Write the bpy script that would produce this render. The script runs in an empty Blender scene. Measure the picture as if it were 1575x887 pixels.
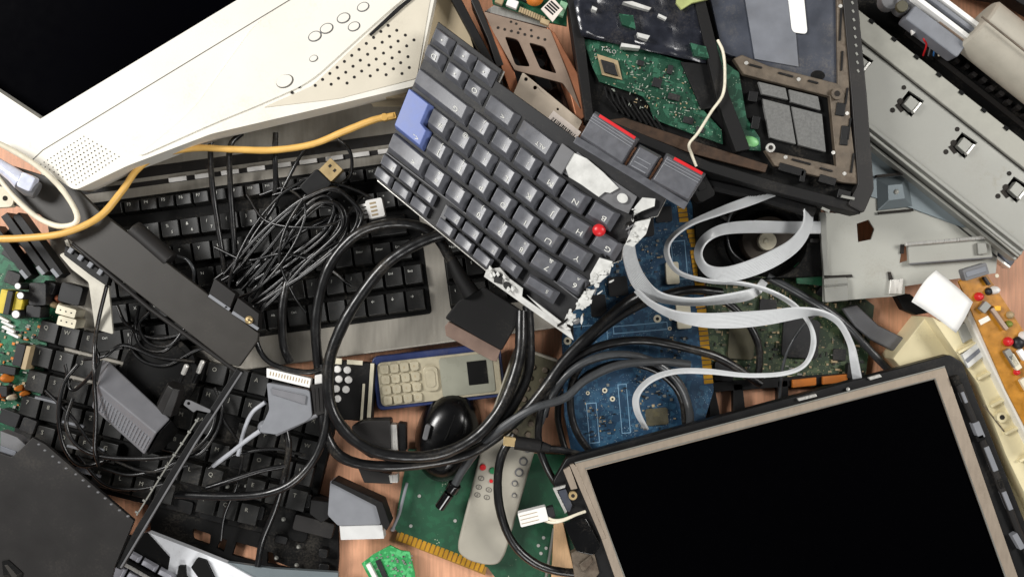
import bpy, math, random
from mathutils import Vector
from mathutils.geometry import tessellate_polygon
R = random.Random(7)
S = 0.0006            # metres per photograph unit at table level
HC = 1500.0           # camera height in the same units
sc = bpy.context.scene
COL = sc.collection

def W(x, y, z=0.0):
    k = (HC - z) / HC
    return Vector(((x - 787.5) * k * S, (443.5 - y) * k * S, z * S))
UP = Vector((0, 0, S))

class RF:
    """flat frame: origin, turn (degrees, clockwise in plan), height, slope along x and y"""
    def __init__(s, x=0, y=0, z=0, ang=0, gx=0, gy=0, cx=None, cy=None):
        s.x, s.y, s.z = x, y, z
        s.c, s.s = math.cos(math.radians(ang)), math.sin(math.radians(ang))
        s.gx, s.gy = gx, gy
        s.cx = x if cx is None else cx; s.cy = y if cy is None else cy
    def p(s, u, v, w=0):
        X = s.x + u * s.c - v * s.s; Y = s.y + u * s.s + v * s.c
        return W(X, Y, s.z + s.gx * (X - s.cx) + s.gy * (Y - s.cy)) + UP * w

class GF:
    """bilinear frame over a grid of measured points"""
    def __init__(s, us, vs, pts):
        s.us, s.vs = us, vs
        s.P = [[W(*q) for q in row] for row in pts]
    def p(s, u, v, w=0):
        i = 0
        while i < len(s.us) - 2 and u > s.us[i + 1]: i += 1
        j = 0
        while j < len(s.vs) - 2 and v > s.vs[j + 1]: j += 1
        a = (u - s.us[i]) / (s.us[i + 1] - s.us[i]); b = (v - s.vs[j]) / (s.vs[j + 1] - s.vs[j])
        A, B, C, D = s.P[j][i], s.P[j][i + 1], s.P[j + 1][i], s.P[j + 1][i + 1]
        q = A * (1 - a) * (1 - b) + B * a * (1 - b) + C * (1 - a) * b + D * a * b
        n = ((B - A) * (1 - b) + (D - C) * b).cross((C - A) * (1 - a) + (D - B) * a)
        n.normalize()
        if n.z < 0: n = -n
        return q + n * (w * S)

FONT = {}
def glyphs(txt):
    if txt not in FONT:
        cu = bpy.data.curves.new('lettering', 'FONT'); cu.body = txt; cu.resolution_u = 2
        cu.align_x = 'CENTER'; cu.align_y = 'CENTER'
        o = bpy.data.objects.new('lettering', cu); COL.objects.link(o)
        dg = bpy.context.evaluated_depsgraph_get(); dg.update()
        me = bpy.data.meshes.new_from_object(o.evaluated_get(dg))
        FONT[txt] = ([tuple(v.co) for v in me.vertices], [tuple(f.vertices) for f in me.polygons])
        bpy.data.objects.remove(o); bpy.data.meshes.remove(me); bpy.data.curves.remove(cu)
    return FONT[txt]

def circ(u, v, r, n=16, rv=None, a0=0):
    rv = r if rv is None else rv
    return [(u + r * math.cos(a0 + 2 * math.pi * i / n), v + rv * math.sin(a0 + 2 * math.pi * i / n)) for i in range(n)]
def rrect(u0, v0, u1, v1, r, n=4):
    o = []
    for cx, cy, a in ((u1 - r, v1 - r, 0), (u0 + r, v1 - r, 90), (u0 + r, v0 + r, 180), (u1 - r, v0 + r, 270)):
        for i in range(n + 1):
            t = math.radians(a + 90 * i / n); o.append((cx + r * math.cos(t), cy + r * math.sin(t)))
    return o
def rot(poly, u, v, deg):
    c, s = math.cos(math.radians(deg)), math.sin(math.radians(deg))
    return [(u + a * c - b * s, v + a * s + b * c) for a, b in poly]
def soft(poly, r=6, n=3):
    """round the corners of an outline"""
    o = []; m = len(poly)
    for i in range(m):
        p, q, t = Vector(poly[i - 1]), Vector(poly[i]), Vector(poly[(i + 1) % m])
        d1 = (p - q).length; d2 = (t - q).length
        a = q + (p - q) * min(.45, r / max(d1, 1e-6)); b = q + (t - q) * min(.45, r / max(d2, 1e-6))
        for k in range(n + 1):
            f = k / n; x = a * (1 - f) ** 2 + q * 2 * f * (1 - f) + b * f * f; o.append((x.x, x.y))
    return o

class MB:
    def __init__(s): s.v = []; s.f = []; s.m = []; s.ch = []
    def add(s, vs, fs, m=0):
        s.ch.append((list(vs), fs, m))
        o = len(s.v); s.v += [Vector(q) for q in vs]
        for f in fs: s.f.append(tuple(i + o for i in f)); s.m.append(m)
        return s
    def box(s, F, u0, v0, u1, v1, w0, w1, m=0, t=(0, 0, 0, 0)):
        b = [(u0, v0), (u1, v0), (u1, v1), (u0, v1)]
        c = [(u0 + t[0], v0 + t[1]), (u1 - t[2], v0 + t[1]), (u1 - t[2], v1 - t[3]), (u0 + t[0], v1 - t[3])]
        return s.add([F.p(*q, w0) for q in b] + [F.p(*q, w1) for q in c],
                     [(3, 2, 1, 0), (4, 5, 6, 7), (0, 1, 5, 4), (1, 2, 6, 5), (2, 3, 7, 6), (3, 0, 4, 7)], m)
    def keycap(s, F, u0, v0, u1, v1, w0, w1, t, sag=1.6, tilt=.7, n=4, m=0):
        """keycap with a dished, slightly tilted top"""
        ka, kb = R.uniform(-tilt, tilt), R.uniform(-tilt, tilt); vs = []; fs = []
        for j in range(n + 1):
            for i in range(n + 1):
                a, b = i / n, j / n
                vs.append(F.p(u0 + t[0] + (u1 - u0 - t[0] - t[2]) * a, v0 + t[1] + (v1 - v0 - t[1] - t[3]) * b, w1 - sag * (1 - (2 * a - 1) ** 2) + ka * (a - .5) + kb * (b - .5)))
        for j in range(n):
            for i in range(n): fs.append((j * (n + 1) + i, j * (n + 1) + i + 1, (j + 1) * (n + 1) + i + 1, (j + 1) * (n + 1) + i))
        rim = [i for i in range(n)] + [j * (n + 1) + n for j in range(n)] + [n * (n + 1) + n - i for i in range(n)] + [(n - j) * (n + 1) for j in range(n)]
        bot = [(u0 + (u1 - u0) * i / n, v0) for i in range(n)] + [(u1, v0 + (v1 - v0) * j / n) for j in range(n)] + [(u1 - (u1 - u0) * i / n, v1) for i in range(n)] + [(u0, v1 - (v1 - v0) * j / n) for j in range(n)]
        o = len(vs); vs += [F.p(a, b, w0) for a, b in bot]; L = len(rim)
        fs += [(rim[i], rim[(i + 1) % L], o + (i + 1) % L, o + i) for i in range(L)] + [tuple(o + i for i in range(L))]
        return s.add(vs, fs, m)
    def prism(s, F, poly, w0, w1, m=0, holes=(), scale=1.0):
        loops = [list(poly)] + [list(h) for h in holes]
        flat = [q for l in loops for q in l]
        n = len(flat)
        cu = sum(q[0] for q in poly) / len(poly); cv = sum(q[1] for q in poly) / len(poly)
        lo = [(cu + (a - cu) * scale, cv + (b - cv) * scale) for a, b in flat]
        if holes:
            tri = tessellate_polygon([[Vector((a, b, 0)) for a, b in l] for l in loops])
            tri = [tuple(t) for t in tri]
        else: tri = [tuple(range(n))]
        fs = [t for t in tri] + [tuple(i + n for i in reversed(t)) for t in tri]
        k = 0
        for l in loops:
            L = len(l)
            for i in range(L):
                a, b = k + i, k + (i + 1) % L; fs.append((a, b, b + n, a + n))
            k += L
        return s.add([F.p(a, b, w1) for a, b in flat] + [F.p(a, b, w0) for a, b in lo], fs, m)
    def cyl(s, F, u, v, r, w0, w1, n=16, m=0, r2=None, rv=None):
        k = 1 if r2 is None else r2 / r
        top = circ(u, v, r * k, n, None if rv is None else rv * k); bot = circ(u, v, r, n, rv)
        fs = [tuple(range(n)), tuple(n + i for i in range(n))] + [(i, (i + 1) % n, n + (i + 1) % n, n + i) for i in range(n)]
        return s.add([F.p(a, b, w1) for a, b in top] + [F.p(a, b, w0) for a, b in bot], fs, m)
    def dome(s, F, u, v, ru, rv, w, h, m=0, n=20, k=5, deg=0, pw=1.0):
        vs = []; fs = []
        for j in range(k):
            t = math.pi / 2 * j / k
            for q in rot(circ(0, 0, ru * math.cos(t) ** pw, n, rv * math.cos(t) ** pw), u, v, deg): vs.append(F.p(*q, w + h * math.sin(t)))
        vs.append(F.p(u, v, w + h))
        for j in range(k - 1):
            for i in range(n): fs.append((j * n + i, j * n + (i + 1) % n, (j + 1) * n + (i + 1) % n, (j + 1) * n + i))
        for i in range(n): fs.append(((k - 1) * n + i, (k - 1) * n + (i + 1) % n, k * n))
        return s.add(vs, fs, m)
    def text(s, F, txt, u, v, su, sv, w, m=0, deg=0):
        vs, fs = glyphs(txt); c, q = math.cos(math.radians(deg)), math.sin(math.radians(deg))
        return s.add([F.p(u + x * su * c + y * sv * q, v + x * su * q - y * sv * c, w) for x, y, _ in vs], fs, m)
    def sweep(s, pts, r, m=0, n=10, caps=True):
        """round bar through world points; r a number or one per point"""
        rs = r if isinstance(r, (list, tuple)) else [r] * len(pts)
        L = len(pts); t0 = (pts[1] - pts[0]).normalized()
        nrm = t0.orthogonal().normalized(); vs = []
        for i in range(L):
            t = (pts[min(i + 1, L - 1)] - pts[max(i - 1, 0)])
            t = t.normalized() if t.length > 1e-9 else t0
            nrm = (nrm - t * nrm.dot(t)); nrm.normalize(); b = t.cross(nrm)
            for k in range(n):
                a = 2 * math.pi * k / n; vs.append(pts[i] + (nrm * math.cos(a) + b * math.sin(a)) * rs[i] * S)
        fs = [(i * n + k, i * n + (k + 1) % n, (i + 1) * n + (k + 1) % n, (i + 1) * n + k) for i in range(L - 1) for k in range(n)]
        if caps: fs += [tuple(range(n)), tuple((L - 1) * n + k for k in range(n))]
        return s.add(vs, fs, m)
    def tube(s, px, r, m=0, n=10, k=7):
        q = [W(*a) for a in spline(px, k)]; a, b = R.uniform(0, 6), R.uniform(.25, .5)
        return s.sweep(q, [r * (1 + .035 * math.sin(a + b * i) + .02 * math.sin(2 * a + 1.7 * i)) for i in range(len(q))], m, n)

def spline(P, k=7):
    P = [tuple(map(float, q)) for q in P]
    if len(P) < 3:
        return [tuple(a + (b - a) * i / k for a, b in zip(P[0], P[1])) for i in range(k + 1)]
    Q = [tuple(2 * a - b for a, b in zip(P[0], P[1]))] + P + [tuple(2 * a - b for a, b in zip(P[-1], P[-2]))]
    o = []
    for i in range(1, len(Q) - 2):
        p0, p1, p2, p3 = Q[i - 1:i + 3]
        for j in range(k):
            t = j / k
            o.append(tuple(.5 * (2 * b + (c - a) * t + (2 * a - 5 * b + 4 * c - d) * t * t + (-a + 3 * b - 3 * c + d) * t ** 3) for a, b, c, d in zip(p0, p1, p2, p3)))
    o.append(P[-1]); return o

OFF = {}
def link(mb, name, mats, origin, bev, ang=32):
    me = bpy.data.meshes.new(name)
    me.from_pydata([tuple(v - origin) for v in mb.v], [], mb.f)
    if not isinstance(mats, (list, tuple)): mats = [mats]
    for m in mats: me.materials.append(m)
    me.polygons.foreach_set('material_index', [min(i, len(mats) - 1) for i in mb.m])
    import bmesh
    bm = bmesh.new(); bm.from_mesh(me); bmesh.ops.recalc_face_normals(bm, faces=bm.faces); bm.to_mesh(me); bm.free()
    me.polygons.foreach_set('use_smooth', [True] * len(me.polygons))
    me.set_sharp_from_angle(angle=math.radians(ang))
    o = bpy.data.objects.new(name, me); COL.objects.link(o)
    if bev:
        b = o.modifiers.new('edges', 'BEVEL'); b.width = bev * S; b.segments = 2; b.limit_method = 'ANGLE'; b.angle_limit = math.radians(38)
        b.harden_normals = True; b.use_clamp_overlap = True
    return o
def tag(o, label, cat, group=None, kind=None):
    o['label'] = label; o['category'] = cat
    if group: o['group'] = group
    if kind: o['kind'] = kind
    return o
def thing(name, label, cat, x, y, z=0, group=None):
    o = bpy.data.objects.new(name, None); COL.objects.link(o); o.empty_display_size = .01
    o.location = W(x, y, z); OFF[o.name] = W(x, y, z)
    return tag(o, label, cat, group)
def part(mb, name, mats, parent, label=None, bev=.8, kind=None, ang=32):
    org = OFF[parent.name]
    o = link(mb, name, mats, org, bev, ang); o.parent = parent; OFF[o.name] = org
    if label: o['label'] = label
    if kind: o['kind'] = kind
    return o
def each(mb, name, mats, parent, **k):
    for c in mb.ch:
        b = MB(); b.add(*c); part(b, name, mats, parent, **k)
def solo(mb, name, mats, label, cat, group=None, bev=.8, kind=None, ang=32):
    n = len(mb.v); org = Vector((sum(v.x for v in mb.v) / n, sum(v.y for v in mb.v) / n, min(v.z for v in mb.v)))
    o = link(mb, name, mats, org, bev, ang); o.location = org; OFF[o.name] = org
    return tag(o, label, cat, group, kind)

# ------------------------------------------------------------------ materials
def lin(c): return tuple(((x / 255) / 12.92 if x / 255 <= .04045 else ((x / 255 + .055) / 1.055) ** 2.4) for x in c) + (1,)
def M(name, c, rough=.5, metal=0, var=.12, scale=90, bump=.04, spec=.5, coat=0, grime=None, fine=1500, aniso=None, dust=.22):
    m = bpy.data.materials.new(name); m.use_nodes = True; N = m.node_tree.nodes; L = m.node_tree.links
    b = N['Principled BSDF']; col = lin(c)
    tc = N.new('ShaderNodeTexCoord')
    mp = N.new('ShaderNodeMapping'); L.new(tc.outputs['Object'], mp.inputs['Vector'])
    if aniso: mp.inputs['Rotation'].default_value = (0, 0, math.radians(-aniso[0])); mp.inputs['Scale'].default_value = (aniso[1], 1, 1)
    n1 = N.new('ShaderNodeTexNoise'); n1.inputs['Scale'].default_value = scale; n1.inputs['Detail'].default_value = 6
    L.new(mp.outputs['Vector'], n1.inputs['Vector'])
    r = N.new('ShaderNodeValToRGB'); L.new(n1.outputs['Fac'], r.inputs['Fac'])
    r.color_ramp.elements[0].position = .3; r.color_ramp.elements[1].position = .7
    r.color_ramp.elements[0].color = tuple(x * (1 - var) for x in col[:3]) + (1,)
    r.color_ramp.elements[1].color = tuple(min(1, x * (1 + var)) for x in col[:3]) + (1,)
    out = r.outputs['Color']
    if grime:
        n3 = N.new('ShaderNodeTexNoise'); n3.inputs['Scale'].default_value = scale * .45; n3.inputs['Detail'].default_value = 8; n3.inputs['Roughness'].default_value = .7
        L.new(tc.outputs['Object'], n3.inputs['Vector'])
        r3 = N.new('ShaderNodeValToRGB'); r3.color_ramp.elements[0].position = grime[1]; r3.color_ramp.elements[1].position = grime[1] + .18
        L.new(n3.outputs['Fac'], r3.inputs['Fac'])
        mx = N.new('ShaderNodeMix'); mx.data_type = 'RGBA'; L.new(r3.outputs['Color'], mx.inputs['Factor'])
        L.new(out, mx.inputs['A']); mx.inputs['B'].default_value = lin(grime[0]); out = mx.outputs['Result']
    if dust:
        n4 = N.new('ShaderNodeTexNoise'); n4.inputs['Scale'].default_value = 520; n4.inputs['Detail'].default_value = 5; n4.inputs['Roughness'].default_value = .75
        L.new(tc.outputs['Object'], n4.inputs['Vector'])
        n5 = N.new('ShaderNodeTexNoise'); n5.inputs['Scale'].default_value = 32; n5.inputs['Detail'].default_value = 4; L.new(tc.outputs['Object'], n5.inputs['Vector'])
        ad = N.new('ShaderNodeMath'); ad.operation = 'ADD'; L.new(n4.outputs['Fac'], ad.inputs[0]); L.new(n5.outputs['Fac'], ad.inputs[1])
        r4 = N.new('ShaderNodeMapRange'); r4.inputs['From Min'].default_value = 1.08; r4.inputs['From Max'].default_value = 1.4; r4.inputs['To Max'].default_value = dust; L.new(ad.outputs[0], r4.inputs['Value'])
        m4 = N.new('ShaderNodeMix'); m4.data_type = 'RGBA'; L.new(r4.outputs['Result'], m4.inputs['Factor']); L.new(out, m4.inputs['A'])
        lum = sum(col[:3]) / 3; m4.inputs['B'].default_value = lin((122, 114, 102)) if lum < .3 else lin((120, 104, 80)); out = m4.outputs['Result']
    L.new(out, b.inputs['Base Color'])
    n2 = N.new('ShaderNodeTexNoise'); n2.inputs['Scale'].default_value = fine; n2.inputs['Detail'].default_value = 3
    L.new(mp.outputs['Vector'], n2.inputs['Vector'])
    mr = N.new('ShaderNodeMapRange'); mr.inputs['To Min'].default_value = max(.03, rough - .1); mr.inputs['To Max'].default_value = min(1, rough + .1)
    L.new(n1.outputs['Fac'], mr.inputs['Value']); L.new(mr.outputs['Result'], b.inputs['Roughness'])
    if bump:
        bp = N.new('ShaderNodeBump'); bp.inputs['Strength'].default_value = bump * 3; bp.inputs['Distance'].default_value = .0003
        L.new(n2.outputs['Fac'], bp.inputs['Height']); L.new(bp.outputs['Normal'], b.inputs['Normal'])
    b.inputs['Metallic'].default_value = metal; b.inputs['Specular IOR Level'].default_value = spec
    b.inputs['Coat Weight'].default_value = coat; b.inputs['Coat Roughness'].default_value = .08
    return m
def PCB(name, c, c2, ang, dots=(190, 195, 170), dens=.5, sc_=1.0):
    m = bpy.data.materials.new(name); m.use_nodes = True; N = m.node_tree.nodes; L = m.node_tree.links; b = N['Principled BSDF']
    tc = N.new('ShaderNodeTexCoord'); mp = N.new('ShaderNodeMapping'); mp.inputs['Rotation'].default_value = (0, 0, math.radians(ang))
    L.new(tc.outputs['Object'], mp.inputs['Vector'])
    def ramp(src, a, bb, ca=(0, 0, 0, 1), cb=(1, 1, 1, 1)):
        r = N.new('ShaderNodeValToRGB'); r.color_ramp.elements[0].position = a; r.color_ramp.elements[1].position = bb
        r.color_ramp.elements[0].color = ca; r.color_ramp.elements[1].color = cb; L.new(src, r.inputs['Fac']); return r.outputs['Color']
    def mix(f, A, B):
        x = N.new('ShaderNodeMix'); x.data_type = 'RGBA'; L.new(f, x.inputs['Factor'])
        for k, q in (('A', A), ('B', B)):
            if isinstance(q, tuple): x.inputs[k].default_value = q
            else: L.new(q, x.inputs[k])
        return x.outputs['Result']
    bt = N.new('ShaderNodeTexBrick'); bt.inputs['Scale'].default_value = 130 * sc_; bt.inputs['Mortar Size'].default_value = .035
    bt.inputs['Color1'].default_value = (0, 0, 0, 1); bt.inputs['Color2'].default_value = (.45, .45, .45, 1); bt.inputs['Mortar'].default_value = (1, 1, 1, 1)
    bt.inputs['Row Height'].default_value = .12; bt.inputs['Brick Width'].default_value = .9
    L.new(mp.outputs['Vector'], bt.inputs['Vector'])
    vo = N.new('ShaderNodeTexVoronoi'); vo.distance = 'CHEBYCHEV'; vo.feature = 'F1'; vo.inputs['Scale'].default_value = 210 * sc_
    L.new(mp.outputs['Vector'], vo.inputs['Vector'])
    sel = ramp(vo.outputs['Color'], .35, .4)
    base = mix(bt.outputs['Color'], lin(c), lin(c2))
    base = mix(sel, base, lin(tuple(x * .94 for x in c)))
    v2 = N.new('ShaderNodeTexVoronoi'); v2.inputs['Scale'].default_value = 420 * sc_; L.new(mp.outputs['Vector'], v2.inputs['Vector'])
    nz = N.new('ShaderNodeTexNoise'); nz.inputs['Scale'].default_value = 60; nz.inputs['Detail'].default_value = 4; L.new(mp.outputs['Vector'], nz.inputs['Vector'])
    dot = ramp(v2.outputs['Distance'], .16, .2, (1, 1, 1, 1), (0, 0, 0, 1))
    reg = ramp(nz.outputs['Fac'], dens, dens + .06)
    mm = N.new('ShaderNodeMath'); mm.operation = 'MULTIPLY'; L.new(dot, mm.inputs[0]); L.new(reg, mm.inputs[1])
    base = mix(mm.outputs[0], base, lin(dots))
    L.new(base, b.inputs['Base Color']); b.inputs['Roughness'].default_value = .38; b.inputs['Specular IOR Level'].default_value = .5
    bp = N.new('ShaderNodeBump'); bp.inputs['Strength'].default_value = .3; bp.inputs['Distance'].default_value = .0002
    L.new(bt.outputs['Color'], bp.inputs['Height']); L.new(bp.outputs['Normal'], b.inputs['Normal'])
    return m
m_table = M('pale_wood_table', (216, 160, 126), .5, var=.18, scale=26, bump=.06, aniso=(62, 14), grime=((190, 136, 104), .6), dust=.25)
m_beige = M('ivory_plastic', (231, 227, 216), .46, var=.05, scale=11, bump=.03, grime=((222, 212, 190), .6), dust=.18)
m_beige2 = M('warm_grey_plastic', (212, 204, 186), .5, var=.04, scale=30, bump=.03)
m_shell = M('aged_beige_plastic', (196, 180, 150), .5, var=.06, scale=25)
m_cream = M('cream_plastic', (224, 212, 172), .45, var=.05, scale=30, coat=.2)
m_seam = M('seam_grey', (92, 88, 82), .6)
m_dot = M('hole_dark', (38, 34, 30), .9, bump=0)
m_scr = M('screen_black', (1, 1, 2), .5, var=0, bump=0, spec=.01, dust=0)
m_scrglass = M('tube_glass_black', (1, 1, 3), .5, var=0, bump=0, spec=.01, dust=0)
m_black = M('black_plastic', (9, 9, 10), .46, var=.25, bump=.06, spec=.35, dust=.1)
m_blackg = M('glossy_black_plastic', (8, 8, 9), .14, var=.2, bump=.0, coat=.6)
m_blackm = M('matt_black_plastic', (12, 11, 11), .66, var=.2, bump=.06, spec=.35, dust=.14)
m_void = M('deep_black_plastic', (6, 6, 6), .7, var=.2, bump=.05, spec=.2)
m_dark = M('charcoal_plastic', (48, 45, 41), .46, var=.07, scale=50, bump=.03, dust=.08)
m_dark2 = M('dark_grey_plastic', (31, 29, 28), .5, var=.1, scale=30, bump=.03, spec=.4, grime=((46, 43, 40), .66), dust=.1)
m_grey = M('grey_plastic', (104, 104, 106), .45, var=.08)
m_silver = M('silver_painted_plastic', (156, 151, 141), .4, metal=.25, var=.08, scale=40, bump=.05, aniso=(8, 8))
m_key = M('black_keycap', (26, 26, 25), .4, var=.15, bump=.06)
m_keyl = M('laptop_keycap', (94, 95, 100), .33, var=.14, scale=150, bump=.05, grime=((96, 96, 100), .68))
m_kbase = M('laptop_key_bed', (14, 14, 17), .5, var=.2)
m_blue = M('blue_keycap', (104, 120, 176), .42, var=.1, scale=150)
m_ink = M('key_legend_white', (215, 215, 208), .6, var=.15, bump=0)
m_inkd = M('faded_legend', (150, 148, 138), .6, var=.3, bump=0)
m_white = M('white_plastic', (236, 234, 230), .45, var=.04)
m_whites = M('white_film', (204, 204, 200), .42, var=.16, scale=110, bump=.2, fine=500)
m_metal = M('bright_steel', (214, 212, 206), .3, metal=.5, var=.1, bump=.03, aniso=(30, 6))
m_zinc = M('zinc_sheet', (140, 140, 134), .46, metal=.45, var=.07, scale=40, bump=.04, grime=((118, 110, 92), .62))
m_plate = M('grey_steel_sheet', (168, 168, 160), .55, metal=.2, var=.05, scale=26, bump=.03)
m_plated = M('blue_grey_steel_sheet', (118, 128, 132), .48, metal=.4, var=.06, scale=26, bump=.03)
m_rim = M('dull_aluminium_rim', (166, 152, 136), .45, metal=.45, var=.05, scale=70, aniso=(15, 5))
m_copper = M('coppery_steel', (160, 140, 124), .45, metal=.45, var=.14, scale=50, bump=.05)
m_copper2 = M('copper_steel', (192, 128, 94), .4, metal=.5, var=.16, scale=60)
m_brownm = M('tarnished_magnesium', (102, 91, 78), .5, metal=.3, var=.3, scale=120, bump=.16, grime=((64, 48, 36), .54), dust=.4)
m_foam = M('grey_foam', (112, 112, 110), .9, var=.16, scale=500, bump=.5, fine=900)
m_bluegrey = M('blue_grey_film', (60, 64, 74), .35, var=.2, scale=60, bump=.05, grime=((88, 88, 90), .56), dust=.45)
m_greyfilm = M('grey_film', (116, 119, 126), .4, var=.16, scale=50, bump=.05)
m_gold = M('gold_contact', (214, 160, 52), .35, metal=.6, var=.12)
m_brass = M('brass', (206, 180, 132), .35, metal=.6)
m_red = M('red_plastic', (206, 34, 40), .35, var=.05)
m_greenp = M('green_plastic', (40, 120, 76), .4)
m_orange = M('orange_plastic', (200, 116, 40), .5)
m_yellow = M('yellow_tape', (214, 190, 60), .4)
m_ywire = M('ochre_cable_sheath', (228, 180, 96), .4, var=.08, bump=.03)
m_wwire = M('ivory_cable_sheath', (232, 224, 202), .4)
m_cable = M('black_cable_sheath', (14, 14, 15), .33, var=.3, bump=.05, coat=.2, dust=.3)
m_cableg = M('dark_grey_cable_sheath', (60, 62, 64), .36, bump=.03, coat=.2)
m_cablel = M('pale_grey_cable_sheath', (176, 178, 184), .4)
m_ribbon = M('grey_ribbon_sheath', (204, 206, 207), .42, var=.03, bump=.02, coat=.15)
m_chip = M('chip_epoxy', (22, 22, 24), .5, var=.2)
m_tan = M('tan_component', (170, 150, 116), .5)
m_conn = M('ivory_connector', (222, 214, 190), .5)
m_hood = M('grey_connector_hood', (128, 130, 135), .42, var=.05, bump=.04)
m_clear = M('frosted_clear_plastic', (206, 210, 226), .15, var=.1, scale=200, coat=.8)
m_paper = M('white_paper', (245, 244, 240), .8, var=.03, bump=.03, dust=.05)
m_sticker = M('sticker_paper', (226, 214, 204), .6, var=.1)
m_phone = M('pale_gold_plastic', (190, 181, 156), .34, metal=.25, var=.08, scale=120)
m_phoneblue = M('navy_plastic', (44, 56, 100), .36, var=.1)
m_lcdgreen = M('dead_lcd_grey', (146, 146, 132), .3, var=.05)
m_remote = M('pale_grey_plastic', (164, 159, 146), .48, var=.05, scale=60, grime=((168, 158, 138), .66))
m_olive = M('mottled_olive_plastic', (74, 70, 52), .5, var=.2, scale=90, grime=((112, 104, 72), .6))
m_adapt = M('grey_adapter_plastic', (118, 118, 122), .42, var=.06, bump=.05)
m_pgreen = PCB('green_board', (20, 86, 58), (44, 120, 84), 20, dens=.53)
m_pgreen2 = PCB('deep_green_board', (22, 80, 52), (27, 88, 58), -22, dens=.64)
m_pgreen3 = PCB('bright_green_board', (48, 156, 84), (96, 196, 124), 24, dens=.6, sc_=1.6)
m_pgreen4 = PCB('laptop_board', (22, 70, 50), (54, 106, 82), 14, (150, 172, 150), dens=.5)
m_polive = PCB('olive_board', (44, 62, 40), (82, 96, 66), 6, (150, 140, 104), dens=.4)
m_pblue = PCB('blue_board', (28, 66, 96), (52, 94, 122), 6, (150, 170, 180), dens=.46, sc_=1.3)
m_amber = M('amber_phenolic_board', (176, 118, 22), .3, var=.25, scale=140, coat=.4, grime=((120, 78, 10), .58))
P0 = RF()
def PF(z, **k): return RF(0, 0, z, **k)
# ------------------------------------------------------------------ table
mb = MB(); mb.box(P0, -1900, -1500, 3500, 2400, -30, 0)
t = link(mb, 'table_top', m_table, Vector((0, 0, 0)), 0); t['kind'] = 'structure'; t['label'] = 'pale salmon wooden table under the heap'

# ------------------------------------------------------------------ tube monitor, screen up, upper left corner of the heap
ZM = 124
F = PF(ZM)
crt = thing('tube_monitor', 'ivory tube monitor lying on its back with a black screen', 'monitor', 260, 60, 0)
outer = [(112, 291), (120, 291), (196, 255), (325, 206), (470, 172), (640, 132), (668, 0), (710, -200), (560, -520), (-480, -200), (-420, -60), (-60, 178), (30, 238)]
hole = [(62, 183), (365, 0), (700, -203), (266, -400), (-372, -104)]
mb = MB(); mb.prism(F, soft(outer, 8), -46, 0, holes=[hole])
part(mb, 'bezel', m_beige, crt, bev=2.2)
mb = MB()
n = 10; vs = []; fs = []
c0, c1, c2, c3 = (-400, -70), (64, 215), (730, -190), (266, -420)
for j in range(n + 1):
    for i in range(n + 1):
        a, b = i / n, j / n
        x = (c0[0] * (1 - a) + c1[0] * a) * (1 - b) + (c3[0] * (1 - a) + c2[0] * a) * b
        y = (c0[1] * (1 - a) + c1[1] * a) * (1 - b) + (c3[1] * (1 - a) + c2[1] * a) * b
        vs.append(W(x, y, ZM - 40) + UP * (26 * (1 - (2 * a - 1) ** 2) * (1 - (2 * b - 1) ** 2)))
for j in range(n):
    for i in range(n): fs.append((j * (n + 1) + i, j * (n + 1) + i + 1, (j + 1) * (n + 1) + i + 1, (j + 1) * (n + 1) + i))
mb.add(vs, fs); part(mb, 'screen', m_scrglass, crt, 'black domed glass screen', bev=0)
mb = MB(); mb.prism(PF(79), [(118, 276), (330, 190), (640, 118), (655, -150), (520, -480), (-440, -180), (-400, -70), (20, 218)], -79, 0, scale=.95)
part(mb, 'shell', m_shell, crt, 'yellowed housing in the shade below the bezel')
mb = MB()
for a, b in (((66, 231), (400, 28)), ((400, 28), (640, -118)), ((66, 231), (46, 250))):
    d = Vector((b[0] - a[0], b[1] - a[1])).normalized(); q = Vector((-d.y, d.x)) * .7
    mb.prism(F, [(a[0] + q.x, a[1] + q.y), (b[0] + q.x, b[1] + q.y), (b[0] - q.x, b[1] - q.y), (a[0] - q.x, a[1] - q.y)], -.5, .25)
part(mb, 'seam', m_seam, crt, bev=0)
# raised swell under the controls
mb = MB(); mb.prism(F, soft([(205, 246), (246, 214), (300, 168), (398, 32), (640, -112), (700, -140), (672, -40), (612, 6), (560, 52), (476, 128), (404, 160), (330, 190)], 30, 6), -2, 2.5)
part(mb, 'control_panel', m_beige, crt, bev=2.4)
mb = MB(); mb.prism(F, soft([(404, 166), (480, 133), (562, 57), (624, 2), (664, -14), (641, 121), (522, 152)], 5), -1, 1.2)
part(mb, 'speaker_grille', m_beige2, crt, 'perforated greyer grille panel beside the buttons', bev=.5)
sp = crt
mb = MB()
for i in range(8):
    for j in range(15):
        x = 476 + i * 13.2 + j * 11.2 - 62; y = 142 - j * 9.2 + i * 7.4 + 12
        # inside the grille, away from its rim
        if y > 160 - (x - 404) * .17 - 9 or y < 165 - (x - 404) * .72 + 8 or x > 645 - (y - 0) * .03 - 6 or y < 12: continue
        if x < 470 and y > 146: continue
        mb.cyl(F, x, y, 2.4, 1.1, 1.45, 12)
part(mb, 'speaker_holes', m_dot, sp, bev=0)
mb = MB()
for i in range(14):
    for j in range(9):
        a, b = i / 13, j / 8
        x = 62 + 50 * b + (127 - 62) * a + (0) ; y = 254 - 44 * a + 29 * b
        x = 63 + 66 * a + 54 * b; y = 253 - 43 * a + 31 * b
        mb.cyl(F, x, y, 1.25 - .35 * (abs(a - .5) + abs(b - .5)), 0, .35, 8)
part(mb, 'speaker_holes', m_dot, crt, bev=0)
mb = MB(); mb.prism(F, [(568, 54), (571, 57), (620, 13), (650, -12), (648, -16), (612, 12)], 2, 4.5)
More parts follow.
